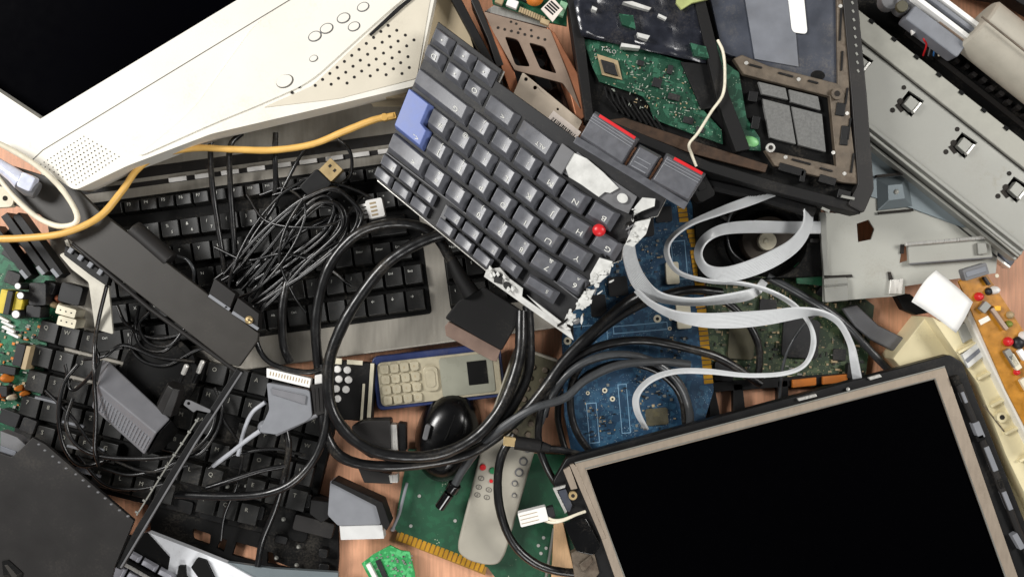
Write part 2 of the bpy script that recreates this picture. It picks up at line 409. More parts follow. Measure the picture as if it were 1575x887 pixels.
part(mb, 'drawer_slot', m_black, crt, bev=.4)
for x, y, r in ((485, 57, 11), (503, 45, 11), (529, 29, 11), (545, 42, 10), (559, 12, 10), (483, 91, 7)):
    mb = MB(); mb.prism(F, rot(circ(0, 0, r, 20, r * .72), x, y, -24), 2.2, 3.2); mb.prism(F, rot(circ(0, 0, r * .84, 20, r * .58), x, y, -24), 3.1, 4.6, 1)
    part(mb, 'button', [m_grey, m_beige], crt, bev=.7)
mb = MB(); mb.prism(F, rot(circ(0, 0, 14, 24, 10), 439, 126, -24), 1, 2.9, 0); mb.prism(F, rot(circ(0, 0, 12.6, 24, 8.8), 438, 125.4, -24), 2.8, 3.6, 1)
part(mb, 'power_button', [m_seam, m_beige], crt, bev=.4)
# second beige housing edge to the right of it
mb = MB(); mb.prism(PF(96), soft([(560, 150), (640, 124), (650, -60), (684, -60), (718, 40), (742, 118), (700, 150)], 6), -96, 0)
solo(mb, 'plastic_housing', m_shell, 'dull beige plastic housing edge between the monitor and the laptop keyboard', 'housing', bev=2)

# ------------------------------------------------------------------ broken laptop keyboard on top of the heap
KL = GF([0, 7, 9.2], [0, 1],
        [[(672, 38, 165), (929, 231, 222), (1027, 285, 232)],
         [(578, 275, 150), (793, 453, 196), (886, 512, 200)]])
lk = thing('laptop_keyboard', 'broken grey laptop keyboard with a blue Enter key, on top of the heap', 'keyboard', 760, 280, 120)
edge = [(0, -.02), (2.75, -.02), (2.75, .055), (6.6, .04), (9.35, .03), (9.42, .18), (9.05, .25), (9.35, .34), (9.0, .42), (9.2, .5), (8.85, .58), (9.02, .66), (8.7, .74), (8.95, .82), (8.75, .9), (9.2, 1.03), (6.3, 1.02), (6.2, 1.0), (0, 1.0)]
mb = MB(); mb.prism(KL, edge, -9, 0); part(mb, 'key_bed', m_kbase, lk, bev=1)
mb = MB(); mb.prism(KL, [(x + (.02 if x > .2 else -.03), y + (.012 if y > .5 else 0)) for x, y in edge], -13, -9.3); part(mb, 'back_plate', m_metal, lk, bev=.6)
def lkey(u, v, w, h, leg='', mat=m_keyl, lift=0, rw=0, top=13, ins=(.05, .01, .2, .028), lpos=.17, sz=.3, name='key', label=None):
    mb = MB(); q = R.uniform(-.8, .8)
    mb.keycap(KL, u - w / 2, v - h / 2, u + w / 2, v + h / 2, 1 + lift, top + lift + q, ins)
    if leg:
        for i, c in enumerate(leg):
            mb.text(KL, c, u + w / 2 - ins[2] - lpos, v + h / 2 - ins[3] - .025 - .048 * i, -sz if i == 0 else -sz * .8, -sz * .14 if i == 0 else -sz * .11, top + lift + q - .3, 1)
    return part(mb, name, [mat, m_ink], lk, label, bev=1.0)
KH = .122
for u, v, g in ((.5, .062, '\u2022'), (1.42, .062, '\u2022'), (2.3, .062, '\u2022'), (.45, .172, 'D'), (1.4, .178, '\u2022'), (2.28, .186, 'O')):
    lkey(u, v, .8, .1, g, lpos=.2, sz=.3)
lkey(3.45, .196, 1.25, KH, ['<'], lpos=.3); lkey(4.95, .196, 1.45, KH, ['ALT'], sz=.22, lpos=.3)
lkey(1.28, .335, 2.4, KH, ['G'], lpos=.35)
for i, g in enumerate(('?/', ':.', ';,', ['M'], ['N'], ['B'])): lkey(3.02 + i, .335, .9, KH, g)
# L-shaped Enter key
mb = MB()
Lp = [(.02, .415), (1.1, .415), (1.1, .545), (1.42, .545), (1.42, .675), (.02, .675)]
Lt = [(.05, .422), (.95, .422), (.95, .545), (1.26, .56), (1.26, .655), (.05, .655)]
mb.add([KL.p(a, b, 13.5) for a, b in Lt] + [KL.p(a, b, 1) for a, b in Lp], [tuple(range(6)), tuple(range(6, 12))] + [(i, (i + 1) % 6, 6 + (i + 1) % 6, 6 + i) for i in range(6)])
mb.text(KL, '<-', 1.0, .63, -.3, -.045, 13.8, 1)
part(mb, 'key', [m_blue, m_ink], lk, 'blue L-shaped Enter key', bev=1)
for i, g in enumerate(('#~', "'@", ';:', ['L'], ['K'], ['J'], ['H'], ['G'])): lkey(1.6 + i, .475, .9, KH, g)
for i, g in enumerate((']}', '[{', ['P'], ['O'], ['I'], ['U'], ['Y'])): lkey(1.95 + i, .612, .9, KH, g)
lkey(.95, .752, 1.75, KH, ['<'], lpos=.35)
for i, g in enumerate(('=+', '-_', '0)', '9(', '8*', '7&', '6^')): lkey(2.32 + i, .752, .9, KH, g)
for i in range(9):
    u = .42 + i * .9 + (.42 if i > 2 else 0)
    if u < 6.0:
        lkey(u, .872, .78, .076, 'F', top=11, ins=(.03, .006, .08, .012), sz=.16, lpos=.15)
    if u < 5.6:
        lkey(u - .06, .955, .78, .072, '', top=11, ins=(.03, .006, .08, .012))
lkey(6.35, .885, .8, .08, '', top=11)
lkey(7.6, .885, 1.1, .085, ['5'], lift=5, sz=.2)
mb = MB(); mb.box(KL, 3.05, .84, 3.3, .985, 0, 5); part(mb, 'divider', m_grey, lk)
# thin rail between the key rows and the function row, and the torn metal edge
mb = MB(); mb.box(KL, .05, .823, 8.9, .83, 0, 6); part(mb, 'rail', m_grey, lk, bev=.3)
mb = MB(); mb.prism(KL, [(5.6, .99), (6.0, .93), (6.5, .945), (7.1, .94), (7.2, .985), (9.0, 1.0), (9.25, 1.04), (5.65, 1.035)], 1, 6)
mb.prism(KL, [(7.3, .96), (9.0, .99), (8.9, 1.01), (8.0, .99)], 7, 11)
part(mb, 'torn_frame_edge', m_whites, lk, 'torn silvery frame edge of the keyboard', bev=.5)
mb = MB(); mb.prism(KL, [(5.9, .965), (6.25, .95), (6.4, 1.0), (6.1, 1.02)], 6, 9.5); mb.cyl(KL, 6.6, .985, .16, 6, 10, rv=.022)
part(mb, 'exposed_switch', m_black, lk, bev=.4)
mb = MB()
for k in range(9):
    u, v = R.uniform(5.7, 6.9), R.uniform(.95, 1.01); mb.prism(KL, rot([(-.07, -.01), (.08, -.006), (.06, .012), (-.05, .01)], u, v, R.uniform(0, 3)), 8, 11 + R.random() * 2)
part(mb, 'broken_shards', m_whites, lk, bev=.3)
# where the space bar sat: bare plate and torn film
mb = MB(); mb.box(KL, 5.75, .115, 6.25, .265, 0, 9); part(mb, 'spacer', m_grey, lk)
mb = MB(); mb.prism(KL, [(6.3, .1), (7.3, .12), (8.6, .14), (8.65, .25), (8.2, .26), (7.4, .25), (6.25, .25)], .5, 4); part(mb, 'support_plate', m_grey, lk)
mb = MB(); mb.prism(KL, [(6.2, .12), (6.7, .1), (7.35, .115), (8.0, .15), (7.85, .2), (7.7, .21), (7.62, .252), (7.0, .24), (6.5, .25), (6.22, .215)], 4.3, 7)
mb.cyl(KL, 8.25, .19, .17, 4, 9, rv=.028)
mb.prism(KL, [(8.75, .13), (9.1, .1), (9.2, .14), (8.95, .2), (8.8, .25), (8.7, .2)], 3, 8)
part(mb, 'torn_film', m_whites, lk, 'torn white film where the space bar was', bev=.5)
mb = MB()
for a in ([(8.95, .27), (9.3, .21), (9.42, .3), (9.3, .4), (9.05, .41), (8.98, .33)],
          [(8.6, .55), (9.0, .53), (9.12, .6), (9.0, .67), (8.8, .71), (8.62, .66)],
          [(8.75, .76), (9.0, .72), (9.05, .84), (8.8, .88), (8.72, .82)], [(8.65, .93), (8.9, .9), (8.92, .97), (8.7, .99)]):
    mb.prism(KL, a, 1, 8 + R.random() * 3)
    for k in range(5):
        u = sum(q[0] for q in a) / len(a) + R.uniform(-.15, .15); v = sum(q[1] for q in a) / len(a) + R.uniform(-.05, .05)
        mb.cyl(KL, u, v, .05, 8, 12.5, 8, rv=.01)
part(mb, 'torn_membrane', m_whites, lk, 'torn white switch membrane along the broken end', bev=.5)
mb = MB()
for k in range(46):
    v = R.uniform(.2, .99); u = 8.95 - .25 * abs(v - .5) + R.gauss(0, .18) + (.15 if v > .9 else 0); w = R.uniform(.03, .11)
    mb.prism(KL, rot([(-w, -w * .12), (w * .6, -w * .16), (w, w * .05), (w * .2, w * .17), (-w * .8, w * .1)], u, v, R.uniform(-25, 25)), R.uniform(1, 5), R.uniform(7, 14), R.choice((0, 0, 1, 2)))
part(mb, 'broken_fragments', [m_whites, m_void, m_grey], lk, bev=.2, kind='stuff')
mb = MB(); mb.cyl(KL, 8.16, .415, .2, 4, 22, 18, r2=.16, rv=.036); mb.dome(KL, 8.16, .415, .2, .036, 20, 5)
part(mb, 'pointing_stick', m_red, lk, 'red pointing stick cap', bev=.6)
for u0, u1, v0, v1, red in ((6.1, 7.75, -.155, .035, 1), (7.8, 8.6, -.13, .03, 0), (8.65, 10.0, -.16, .035, 1)):
    mb = MB(); mb.box(KL, u0, v0, u1, v1, -4, 17, 0, (.1, .02, .06, .02))
    ob = part(mb, 'pointer_button', m_keyl, lk, bev=1.4)
    mb = MB()
    for k in range(3): mb.box(KL, u0 + .18, .0 - .028 * k, u1 - .14, .007 - .028 * k, 17, 17.8) if not red else mb.box(KL, u0 + .1, v0 + .034 + .016 * k, u1 - .06, v0 + .039 + .016 * k, 17, 17.8)
    part(mb, 'ridge', m_hood, ob, bev=.2)
    if red:
        mb = MB(); mb.box(KL, u0 + .3, v0 + .006, u1 - .1, v0 + .024, 12, 18.5); part(mb, 'stripe', m_red, ob, 'red stripe along the button', bev=.4)
mb = MB(); mb.box(KL, 6.05, .03, 10.0, .075, -2, 8); part(mb, 'button_bar', m_keyl, lk)

# ------------------------------------------------------------------ opened laptop base, upper middle
ZL = 134
F = PF(ZL)
lb = thing('opened_laptop', 'opened black laptop base showing its green board and brown metal tray', 'laptop', 1120, 140, 0)
mb = MB(); mb.prism(F, [(868, -30), (1305, -30), (1322, 140), (1337, 292), (1322, 326), (1190, 292), (1088, 262), (903, 184)], -26, -6)
part(mb, 'tray', m_void, lk and lb, bev=1.5)
mb = MB(); mb.prism(F, soft([(1290, -30), (1313, -30), (1330, 150), (1341, 292), (1325, 329), (1300, 316), (1316, 285), (1306, 150)], 5), -40, 10)
part(mb, 'side_rail', m_dark2, lb, bev=2)
mb = MB(); mb.prism(F, [(868, -30), (888, -30), (912, 176), (1092, 250), (1200, 282), (1316, 312), (1322, 330), (1188, 296), (1086, 264), (900, 186)], -38, 6)
part(mb, 'front_rail', m_blackm, lb, bev=1.5)
mb = MB(); mb.prism(F, [(897, 60), (960, 68), (1058, 97), (1078, 165), (1110, 200), (1112, 222), (1060, 204), (1006, 184), (998, 160), (988, 148), (952, 136), (922, 126), (910, 100)], -4, 0)
bd = part(mb, 'mainboard', m_pgreen4, lb, bev=.4)
mb = MB(); mb.prism(F, [(930, 186), (960, 182), (1080, 222), (1180, 254), (1176, 266), (1060, 236)], -5, 5); part(mb, 'corroded_strip', M('rusty_brown_strip', (66, 48, 34), .6, metal=.3, var=.35, scale=160), lb, bev=1)
for x, y, w, h, a in ((1010, 128, 14, 14, 15), (1036, 150, 18, 10, 15), (985, 98, 10, 8, 15), (1058, 186, 16, 10, 15), (1030, 108, 8, 14, 15), (1076, 200, 12, 8, 15)):
    mb = MB(); mb.prism(F, rot(rrect(-w / 2, -h / 2, w / 2, h / 2, 1), x, y, a), 0, 4); part(mb, 'chip', m_chip, bd, bev=.5)
mb = MB()
for k in range(9): mb.sweep([W(930 + k * 9, 134 + k * 5, ZL - 3), W(934 + k * 10, 150 + k * 5, ZL + 3), W(950 + k * 9, 172 + k * 4, ZL - 2)], 1.3)
part(mb, 'dark_leads', m_blackm, bd, bev=0)
mb = MB(); mb.prism(F, [(918, 84), (950, 94), (957, 124), (926, 116)], 0, 3)
part(mb, 'chip_socket', m_tan, bd, bev=.4)
mb = MB(); mb.prism(F, [(923, 93), (944, 99), (950, 119), (929, 113)], 3.05, 7); part(mb, 'chip', m_chip, bd)
mb = MB()
for k in range(230):
    a, b = R.random(), R.random(); x = 905 + a * 150 + b * 34; y = 66 + a * 36 + b * 92
    if (918 < x < 960 and 82 < y < 128) or y > 128 + (x - 922) * .75 or x < 906 + (y - 62) * .2: continue
    w, h = R.choice(((3.4, 1.2), (1.4, 2.8), (1.1, 1.1), (5, 1), (1, 4), (2.2, 2.2))); mb.prism(F, rot([(-w / 2, -h / 2), (w / 2, -h / 2), (w / 2, h / 2), (-w / 2, h / 2)], x, y, 15), 0, .6 + R.random() * 2, R.choice((0, 0, 0, 1, 2)))
part(mb, 'soldered_components', [M('solder', (172, 180, 166), .4, metal=.3), m_tan, m_chip], bd, bev=0, kind='stuff')
mb = MB()
for x, y, tx in ((936, 78, 'T-4LO'),): mb.text(F, tx, x, y, 9, 9, .3, deg=15)
part(mb, 'silkscreen', m_ink, bd, bev=0)
# crumpled dark insulating film over the board's upper half
mb = MB(); n = 16; vs = []; fs = []
for j in range(9):
    for i in range(n + 1):
        a, b = i / n, j / 8
        x = 874 + a * 204 + b * (20 - 12 * a); y = -34 + b * (90 + a * 36) + a * 6
        vs.append(W(x, y, ZL + 10 + 5 * math.sin(a * 17 + b * 5) * math.sin(b * 11 + 1) + R.uniform(-2.2, 2.2)))
for j in range(8):
    for i in range(n): fs.append((j * (n + 1) + i, j * (n + 1) + i + 1, (j + 1) * (n + 1) + i + 1, (j + 1) * (n + 1) + i))
mb.add(vs, fs); fl = part(mb, 'insulating_film', M('dark_film', (34, 36, 44), .22, var=.3, scale=120, bump=.06, coat=.5), lb, bev=0, ang=22)
mod = fl.modifiers.new('thick', 'SOLIDIFY'); mod.thickness = .0004
for poly in ([(952, 21), (974, 24), (978, 45), (957, 38)], [(1062, 66), (1086, 72), (1091, 90), (1068, 86)]):
    mb = MB(); mb.prism(PF(ZL + 18), poly, -16, 0); part(mb, 'bare_board_patch', m_pgreen4, lb, bev=.3)
mb = MB()
for p in ([(958, 3), (972, 2), (1002, 12), (998, 16), (970, 8)], [(1013, 21), (1026, 27), (1024, 31), (1012, 25)], [(911, 9), (919, 13), (917, 17), (910, 14)], [(956, 66), (985, 71), (984, 75), (955, 72)], [(980, 50), (1000, 55), (996, 61), (982, 57)]): mb.prism(PF(ZL + 20), p, -16, 0)
each(mb, 'torn_foil', m_whites, lb, bev=.4)
mb = MB(); mb.prism(F, [(1046, 96), (1092, 100), (1106, 165), (1078, 170)], -4, 5); part(mb, 'cover_strip', m_black, lb, bev=1)
mb = MB(); mb.prism(F, [(1064, 4), (1080, 0), (1118, 150), (1150, 232), (1128, 236), (1100, 160)], -4, 16); part(mb, 'divider_wall', m_blackm, lb, bev=1)
mb = MB(); mb.prism(F, [(1100, 60), (1114, 96), (1136, 112), (1148, 182), (1168, 212), (1170, 232), (1140, 230), (1126, 180), (1108, 110)], -3, 2); s2 = part(mb, 'side_board', m_pgreen4, lb, bev=.4)
mb = MB(); mb.dome(F, 1154, 218, 13, 8, 2, 3, deg=15); part(mb, 'green_pad', M('pale_green_pad', (130, 196, 128), .4), s2, bev=0)
mb = MB(); mb.prism(F, [(1038, -5), (1080, -8), (1086, 6), (1060, 12), (1044, 22), (1036, 12)], 16, 22); part(mb, 'connector_block', M('lime_connector', (172, 180, 116), .5, var=.3), lb)
mb = MB(); mb.prism(F, [(1086, -30), (1300, -30), (1302, 112), (1284, 132), (1150, 96), (1110, 80)], -5, 2); tp = part(mb, 'drive_cover', m_bluegrey, lb, bev=1)
mb = MB(); mb.prism(F, [(1140, -30), (1216, -30), (1227, 104), (1160, 92)], 2.1, 4.5); part(mb, 'clear_film', m_greyfilm, tp, bev=.4)
mb = MB(); mb.prism(F, soft([(1207, -30), (1232, -30), (1240, 50), (1237, 54), (1220, 52), (1216, 47)], 4), 4.6, 5.6); part(mb, 'label_strip', m_paper, tp, bev=.2)
mb = MB(); mb.prism(F, circ(1257, 117, 11, 18, 8), 2, 2.6); part(mb, 'screw_recess', m_void, tp, bev=.2)
mb = MB(); mb.prism(F, [(1126, 92), (1140, 86), (1180, 103), (1286, 130), (1284, -30), (1294, -30), (1304, 118), (1306, 190), (1318, 284), (1296, 282), (1190, 256), (1174, 232), (1196, 236), (1284, 256), (1274, 150), (1142, 116)], -5, 7)
fr = part(mb, 'metal_frame', m_brownm, lb, 'tarnished brown metal frame of the tray', bev=1.6)
mb = MB(); mb.cyl(F, 1283, 147, 9, 7, 13, 16, 0); mb.cyl(F, 1283, 147, 4.5, 13, 13.6, 12, 1); part(mb, 'screw_post', [m_brownm, m_dot, m_metal], fr, bev=.6); mb = MB(); mb.cyl(F, 1182, 229, 7, 7, 12, 16, 2); mb.cyl(F, 1182, 229, 3.6, 12, 12.6, 12, 1)
part(mb, 'screw_post', [m_brownm, m_dot, m_metal], fr, bev=.6)
mb = MB()
for x, y, w, h, a in ((1160, 104, 20, 3, 15), (1206, 117, 24, 3, 15), (1248, 128, 16, 3, 15), (1299, 150, 3, 26, 8), (1303, 200, 3, 34, 8), (1308, 252, 3, 30, 8), (1230, 250, 30, 3, 15), (1268, 262, 20, 3, 15), (1290, 40, 3, 50, 3), (1292, 96, 3, 30, 3)):
    mb.prism(F, rot(rrect(-w / 2, -h / 2, w / 2, h / 2, .8, 2), x, y, a), 6.5, 9)
each(mb, 'raised_rib', m_blackm, fr, bev=.4)
mb = MB()
for x, y in ((1146, 99), (1226, 124), (1279, 236), (1296, 268), (1290, 12), (1206, 243), (1300, 176)): mb.cyl(F, x, y, 3, 6.8, 8, 12)
each(mb, 'screw', m_metal, fr, bev=.3)
for poly in ([(1172, 152), (1214, 163), (1224, 222), (1184, 212)], [(1217, 164), (1264, 176), (1270, 234), (1228, 223)], [(1166, 126), (1208, 136), (1212, 154), (1172, 145)], [(1213, 138), (1258, 149), (1262, 170), (1216, 157)]):
    mb = MB(); mb.prism(F, poly, -6, 1.5); part(mb, 'foam_pad', m_foam, lb, bev=.8)
mb = MB()
for x, y, w, h, a in ((1290, 170, 14, 20, 8), (1296, 210, 12, 30, 6), (1215, 262, 40, 12, 16), (1270, 278, 26, 12, 16), (1156, 150, 14, 16, 10), (1160, 190, 12, 20, 10), (1232, 272, 8, 18, 10), (1295, 300, 20, 14, 14)):
    mb.prism(F, rot([(-w / 2, -h / 2), (w / 2, -h / 2), (w / 2, h / 2), (-w / 2, h / 2)], x, y, a), -4, 9)
each(mb, 'clip', m_black, lb, bev=1)
mb = MB()
for i in range(9): mb.prism(F, rot([(-2.5, -1.5), (2.5, -1.5), (2.5, 1.5), (-2.5, 1.5)], 1307 + i * 1.1, 8 + i * 13, 60), 10, 11)
mb.prism(F, [(1262, 319), (1274, 324), (1272, 328), (1260, 322)], 6, 9); mb.prism(F, [(1290, 301), (1310, 305), (1309, 309), (1289, 305)], 9, 13)
each(mb, 'worn_edge_mark', m_zinc, lb, bev=.2)
# hinge bar below the laptop base
F2 = RF(1060, 268, 100, 15)
mb = MB(); mb.sweep([F2.p(0, 6, 0), F2.p(120, 2, 0), F2.p(200, 4, 0)], 12); mb.box(F2, 0, -10, 95, 4, -8, 10); mb.box(F2, 118, -18, 200, 0, -10, 8)
hb = solo(mb, 'hinge_bar', m_black, 'black hinge bar along the lower edge of the opened laptop base', 'hinge', bev=1.5)
mb = MB(); mb.prism(RF(1078, 285, 120, 62), rrect(-28, -14, 24, 14, 6), -30, 0); mb.prism(RF(1078, 285, 120, 62), rrect(-18, -7, 8, 7, 3), 0, 2)
solo(mb, 'hinge_joint', m_blackm, 'black rounded hinge cap at the end of the red-striped buttons', 'cap', bev=1.5)
# white antenna wire over the laptop base
mb = MB(); mb.tube([(1104, 62, 150), (1112, 80, 154), (1115, 110, 156), (1112, 145, 158), (1094, 172, 158), (1074, 204, 156), (1060, 222, 154), (1064, 238, 142), (1071, 256, 140)], 2.1)
solo(mb, 'antenna_wire', m_wwire, 'thin white antenna wire bent across the opened laptop base', 'wire', bev=0, ang=80)

# ------------------------------------------------------------------ steel drive cage and bracket, top middle
F = PF(120)
cg = thing('drive_cage', 'coppery steel drive cage with two rounded windows beside the laptop base', 'drive cage', 820, 90, 0)
mb = MB(); mb.prism(F, soft([(744, 18), (846, 46), (872, 110), (893, 168), (866, 128), (792, 108), (758, 48)], 3), -5, 0, holes=[soft([(776, 56), (797, 61), (816, 103), (793, 101)], 5), soft([(813, 65), (838, 72), (857, 114), (831, 106)], 5)])
part(mb, 'front_plate', m_copper, cg, bev=.5)
mb = MB(); mb.prism(F, [(840, 40), (854, 50), (892, 118), (902, 178), (888, 190), (878, 150), (860, 100)], -90, -2); part(mb, 'side_plate', m_copper2, cg, bev=2)
mb = MB(); mb.prism(F, [(742, 16), (758, 46), (792, 112), (802, 150), (788, 150), (770, 100), (748, 40)], -90, -3); part(mb, 'side_plate', m_copper2, cg, bev=1.5)
mb = MB(); mb.prism(PF(106), [(745, 18), (760, 8), (838, 34), (846, 44)], -10, 0); part(mb, 'top_flange', m_metal, cg, bev=1.2)
mb = MB()
for k in range(8): mb.cyl(F, 766 + k * 10.3, 43 + k * 2.6, 2.2, 0, .5, 10)
for x, y in ((786, 34), (794, 37), (800, 45), (817, 47)): mb.cyl(F, x, y, 2, 0, .5, 8)
part(mb, 'punched_holes', m_dot, cg, bev=0)
mb = MB(); mb.prism(PF(60), [(770, 50), (850, 65), (880, 180), (800, 150)], -60, 0); mb.cyl(PF(60), 825, 76, 9, 0, 20); mb.cyl(PF(60), 832, 98, 9, 0, 18)
part(mb, 'motor', m_blackg, cg, bev=1)
db = thing('circuit_board', 'green board with connectors standing at the top edge above the drive cage', 'circuit board', 800, 5, 40)
mb = MB(); mb.prism(PF(122), [(752, -20), (872, -20), (872, 40), (842, 34), (758, 6)], -6, 0); part(mb, 'board', m_pgreen2, db, bev=.4)
for x, y, w, h, mm in ((788, 8, 17, 12, m_white), (768, 4, 12, 9, m_tan), (806, -2, 16, 12, m_chip), (864, 16, 12, 22, M('mint_connector', (150, 196, 158), .5)), (838, 36, 14, 8, m_tan)):
    mb = MB(); mb.prism(PF(122), rot([(-w / 2, -h / 2), (w / 2, -h / 2), (w / 2, h / 2), (-w / 2, h / 2)], x, y, 22), 0, 9); part(mb, 'connector', mm, db)
mb = MB()
for k in range(11): mb.prism(PF(122), rot([(-1.6, -4), (1.6, -4), (1.6, 4), (-1.6, 4)], 800 + k * 3.6, 16 + k * 1.5, 15), 0, 4)
part(mb, 'pin_row', m_tan, db, bev=.2)
mb = MB(); mb.dome(PF(128), 822, -2, 14, 12, 0, 12); part(mb, 'orange_cap', m_orange, db, bev=0)
mb = MB(); mb.prism(PF(136), [(832, 14), (850, -4), (866, 14), (850, 34)], -3, 0)
for k in range(4): mb.prism(PF(136), [(837 + k * 3, 12 - k * 3), (839 + k * 3, 10 - k * 3), (852 + k * 3, 22 - k * 3), (850 + k * 3, 24 - k * 3)], 0, .3, 1)
solo(mb, 'barcode_sticker', [m_sticker, m_chip], 'small striped barcode sticker beside the orange cap at the top edge', 'sticker', bev=.2)
mb = MB(); mb.prism(PF(118), [(684, -20), (700, -20), (768, 112), (775, 132), (758, 118)], -70, 0); solo(mb, 'plastic_rail', m_blackm, 'narrow black plastic rail left of the steel drive cage', 'rail', bev=1.5)
mb = MB(); mb.prism(PF(118), [(728, -20), (742, 14), (760, 60), (775, 100), (764, 104), (750, 60), (724, 0)], -50, 0); solo(mb, 'corner_trim', m_dark2, 'dark trim strip against the drive cage left edge', 'trim', bev=1.5)
mb = MB(); mb.prism(PF(126), soft([(804, 111), (896, 187), (880, 216), (786, 152)], 3), -4, 0, holes=[circ(809, 122, 3, 12), circ(823, 135, 3, 12), circ(858, 168, 2, 10)])
bk = thing('metal_bracket', 'beige metal bracket with round holes and a barcode, behind the laptop keyboard', 'bracket', 840, 160, 100)
part(mb, 'plate', M('beige_enamel', (196, 182, 164), .45, metal=.2, var=.05), bk, bev=.5)
B2 = RF(866, 197, 126, 38)
mb = MB(); mb.box(B2, -28, -12, 26, 12, .05, .5, 0)
x = -22
while x < 22:
    w = R.choice((.8, 1.2, 2)); mb.box(B2, x, -4, x + w, 9, .5, .8, 1); x += w + R.choice((.9, 1.4, 2))
part(mb, 'barcode_label', [m_sticker, m_chip], bk, bev=0)
# ------------------------------------------------------------------ full-size silver keyboard under the cables
K1 = RF(190, 322, 24, -7.7)
dk = thing('desktop_keyboard', 'silver desktop keyboard with black keys lying under the tangle of thin wires', 'keyboard', 400, 380, 0)
mb = MB(); mb.prism(K1, rrect(-120, -118, 690, 270, 18), -24, 0); part(mb, 'case', m_silver, dk, bev=3)
mb = MB(); mb.prism(K1, rrect(-118, -60, 640, -44, 4), 0, .6); mb.box(K1, -110, -38, 640, -30.5, 0, .6); part(mb, 'groove', m_dark2, dk, bev=.2)
mb = MB()
for k in range(9): mb.box(K1, 76 + k * 40.5, -37.6, 103 + k * 40.5, -31, .6, 4)
each(mb, 'light_slot', m_white, dk, bev=.3)
mb = MB()
for k in range(9): mb.cyl(K1, 95 + k * 41, -52 + (k % 2) * 3, 3.2, 0, 1, 12)
each(mb, 'screw_recess', m_dot, dk, bev=0)
mb = MB(); mb.prism(K1, rrect(-66, -16, 449, 222, 6), -.5, 1.2); mb.prism(K1, rrect(478, -16, 640, 222, 6), -.5, 1.2); part(mb, 'key_bed', m_void, dk, bev=.5)
rows = [(0, 22), (42, 30), (82, 33), (121, 33), (160, 33), (199, 34)]
LEG = ['F', '1234567890-=', 'QWERTYUIOP[]', "ASDFGHJKL;'", 'ZXCVBNM,./', '']
def dkey(F, own, mats, u, v, w, h, g='', two=None, top=15, w0=1, ins=(1.2, 1.5, 1.4, 4.2), tilt=0, small=6):
    mb = MB(); q = R.uniform(-.6, .6); mb.keycap(F, u - w / 2, v - h / 2, u + w / 2, v + h / 2, w0, top + q, ins, 1.1, .8)
    if g: mb.text(F, g, u - w * .12 if two else u - w * .15, v - h * .2, small, small, top + q + .15, 1)
    if two: mb.text(F, two, u + w * .1, v + h * .13, small, small, top + q + .15, 1)
    return part(mb, 'key', mats, own, bev=.9)
KM = [m_key, m_ink]
for ri, (v, h) in enumerate(rows):
    pit = 26.6 if ri == 0 else 30.2
    u = -48 if ri else -34; k = 0
    while u < 440:
        w = pit - 1.6
        if ri >= 2 and k == 0: w = pit * (1.4 if ri < 4 else 1.8)
        if ri == 2 and u > 380: w = 449 - u - 3 + w / 2 - pit / 2
        if ri == 5:
            w = (40, 32, 34, 150, 30, 30, 28.6, 28.6, 28.6)[min(k, 8)]
        uc = u + w / 2 - pit / 2
        if uc + w / 2 > 447: w = min(w, 447 - (uc - w / 2)); uc = min(uc, 447 - w / 2)
        if w > 14:
            px = K1.x + uc * K1.c - v * K1.s; py = K1.y + uc * K1.s + v * K1.c
            hid = (px < 120) or (py < 300 and px > 640) or (px > 600 and py < 300)
            s = LEG[ri]; g = (s[min(k, len(s) - 1)] if s else '') if ri else 'F%d' % (k + 1)
            tw = None
            if ri == 1: tw, g = g, '!"#$%&/()=?*'[min(k, 11)]
            if ri == 5 and u > 340: g = ('\u2190', '\u2193', '\u2192')[int(min(2, max(0, (u - 355) // 28)))]
            elif ri == 5: g = ('Ctrl', 'Fn', 'Alt', '', 'Alt', 'Ctrl', '')[min(k, 6)]
            if ri == 4 and u > 400: g = 'End'
            if ri == 4 and 370 < u < 400: g = '\u2191'
            if ri == 3 and u > 330: g = 'Enter'
            if not hid: dkey(K1, dk, KM, uc, v, w, h, g, tw, small=6.5 if len(g) < 3 else 5)
        u += w + 1.6; k += 1
for i in range(4):
    for j, (v, h) in enumerate(rows[3:]):
        u = 494 + i * 30; px = K1.x + u * K1.c - v * K1.s
        if px < 800: dkey(K1, dk, KM, u, v, 28, h, ('789-', '456+', '10.=')[j][i], ('Home', 'Up', 'PgUp', '')[i] if j == 0 else None, small=6)

# ------------------------------------------------------------------ second, darker keyboard lower left
K2 = RF(70, 498, 20, 14)
kk = thing('office_keyboard', 'black office keyboard in the shade under the power adapter', 'keyboard', 270, 680, 0)
mb = MB(); mb.prism(K2, rrect(-12, -16, 470, 232, 10), -20, 0); part(mb, 'case', m_void, kk, bev=2)
L2 = ['QWERTYUIOPASDFG', '123-EDFGHJKLZXC', '456+VBNMASDFQWE', '789ZXCVBNMPOIUY', 'ASDFGHJKLQWERTY', '0.,JKLMNOPQRSTU']
n = 0
for j in range(6):
    for i in range(14):
        u, v = 14 + i * 33, 10 + j * 39
        px = K2.x + u * K2.c - v * K2.s; py = K2.y + u * K2.s + v * K2.c
        if (j == 5 and i % 5 == 3) or px < 40 or (i, j) in ((5, 4), (9, 2), (10, 4)): continue
        n += 1
        if n <= 76: dkey(K2, kk, [m_key, m_inkd], u, v, 30.5, 36, L2[j][i], top=16, small=9)
mb = MB()
for x, y, l, a in ((112, 652, 34, 14), (122, 690, 40, 14), (132, 727, 46, 14), (70, 615, 34, 14), (150, 690, 20, 14)): mb.prism(PF(38), rot([(-l / 2, -1.8), (l / 2, -1.8), (l / 2, 1.8), (-l / 2, 1.8)], x, y, a), -16, 0)
each(mb, 'worn_key_edge', m_hood, kk, bev=.3)

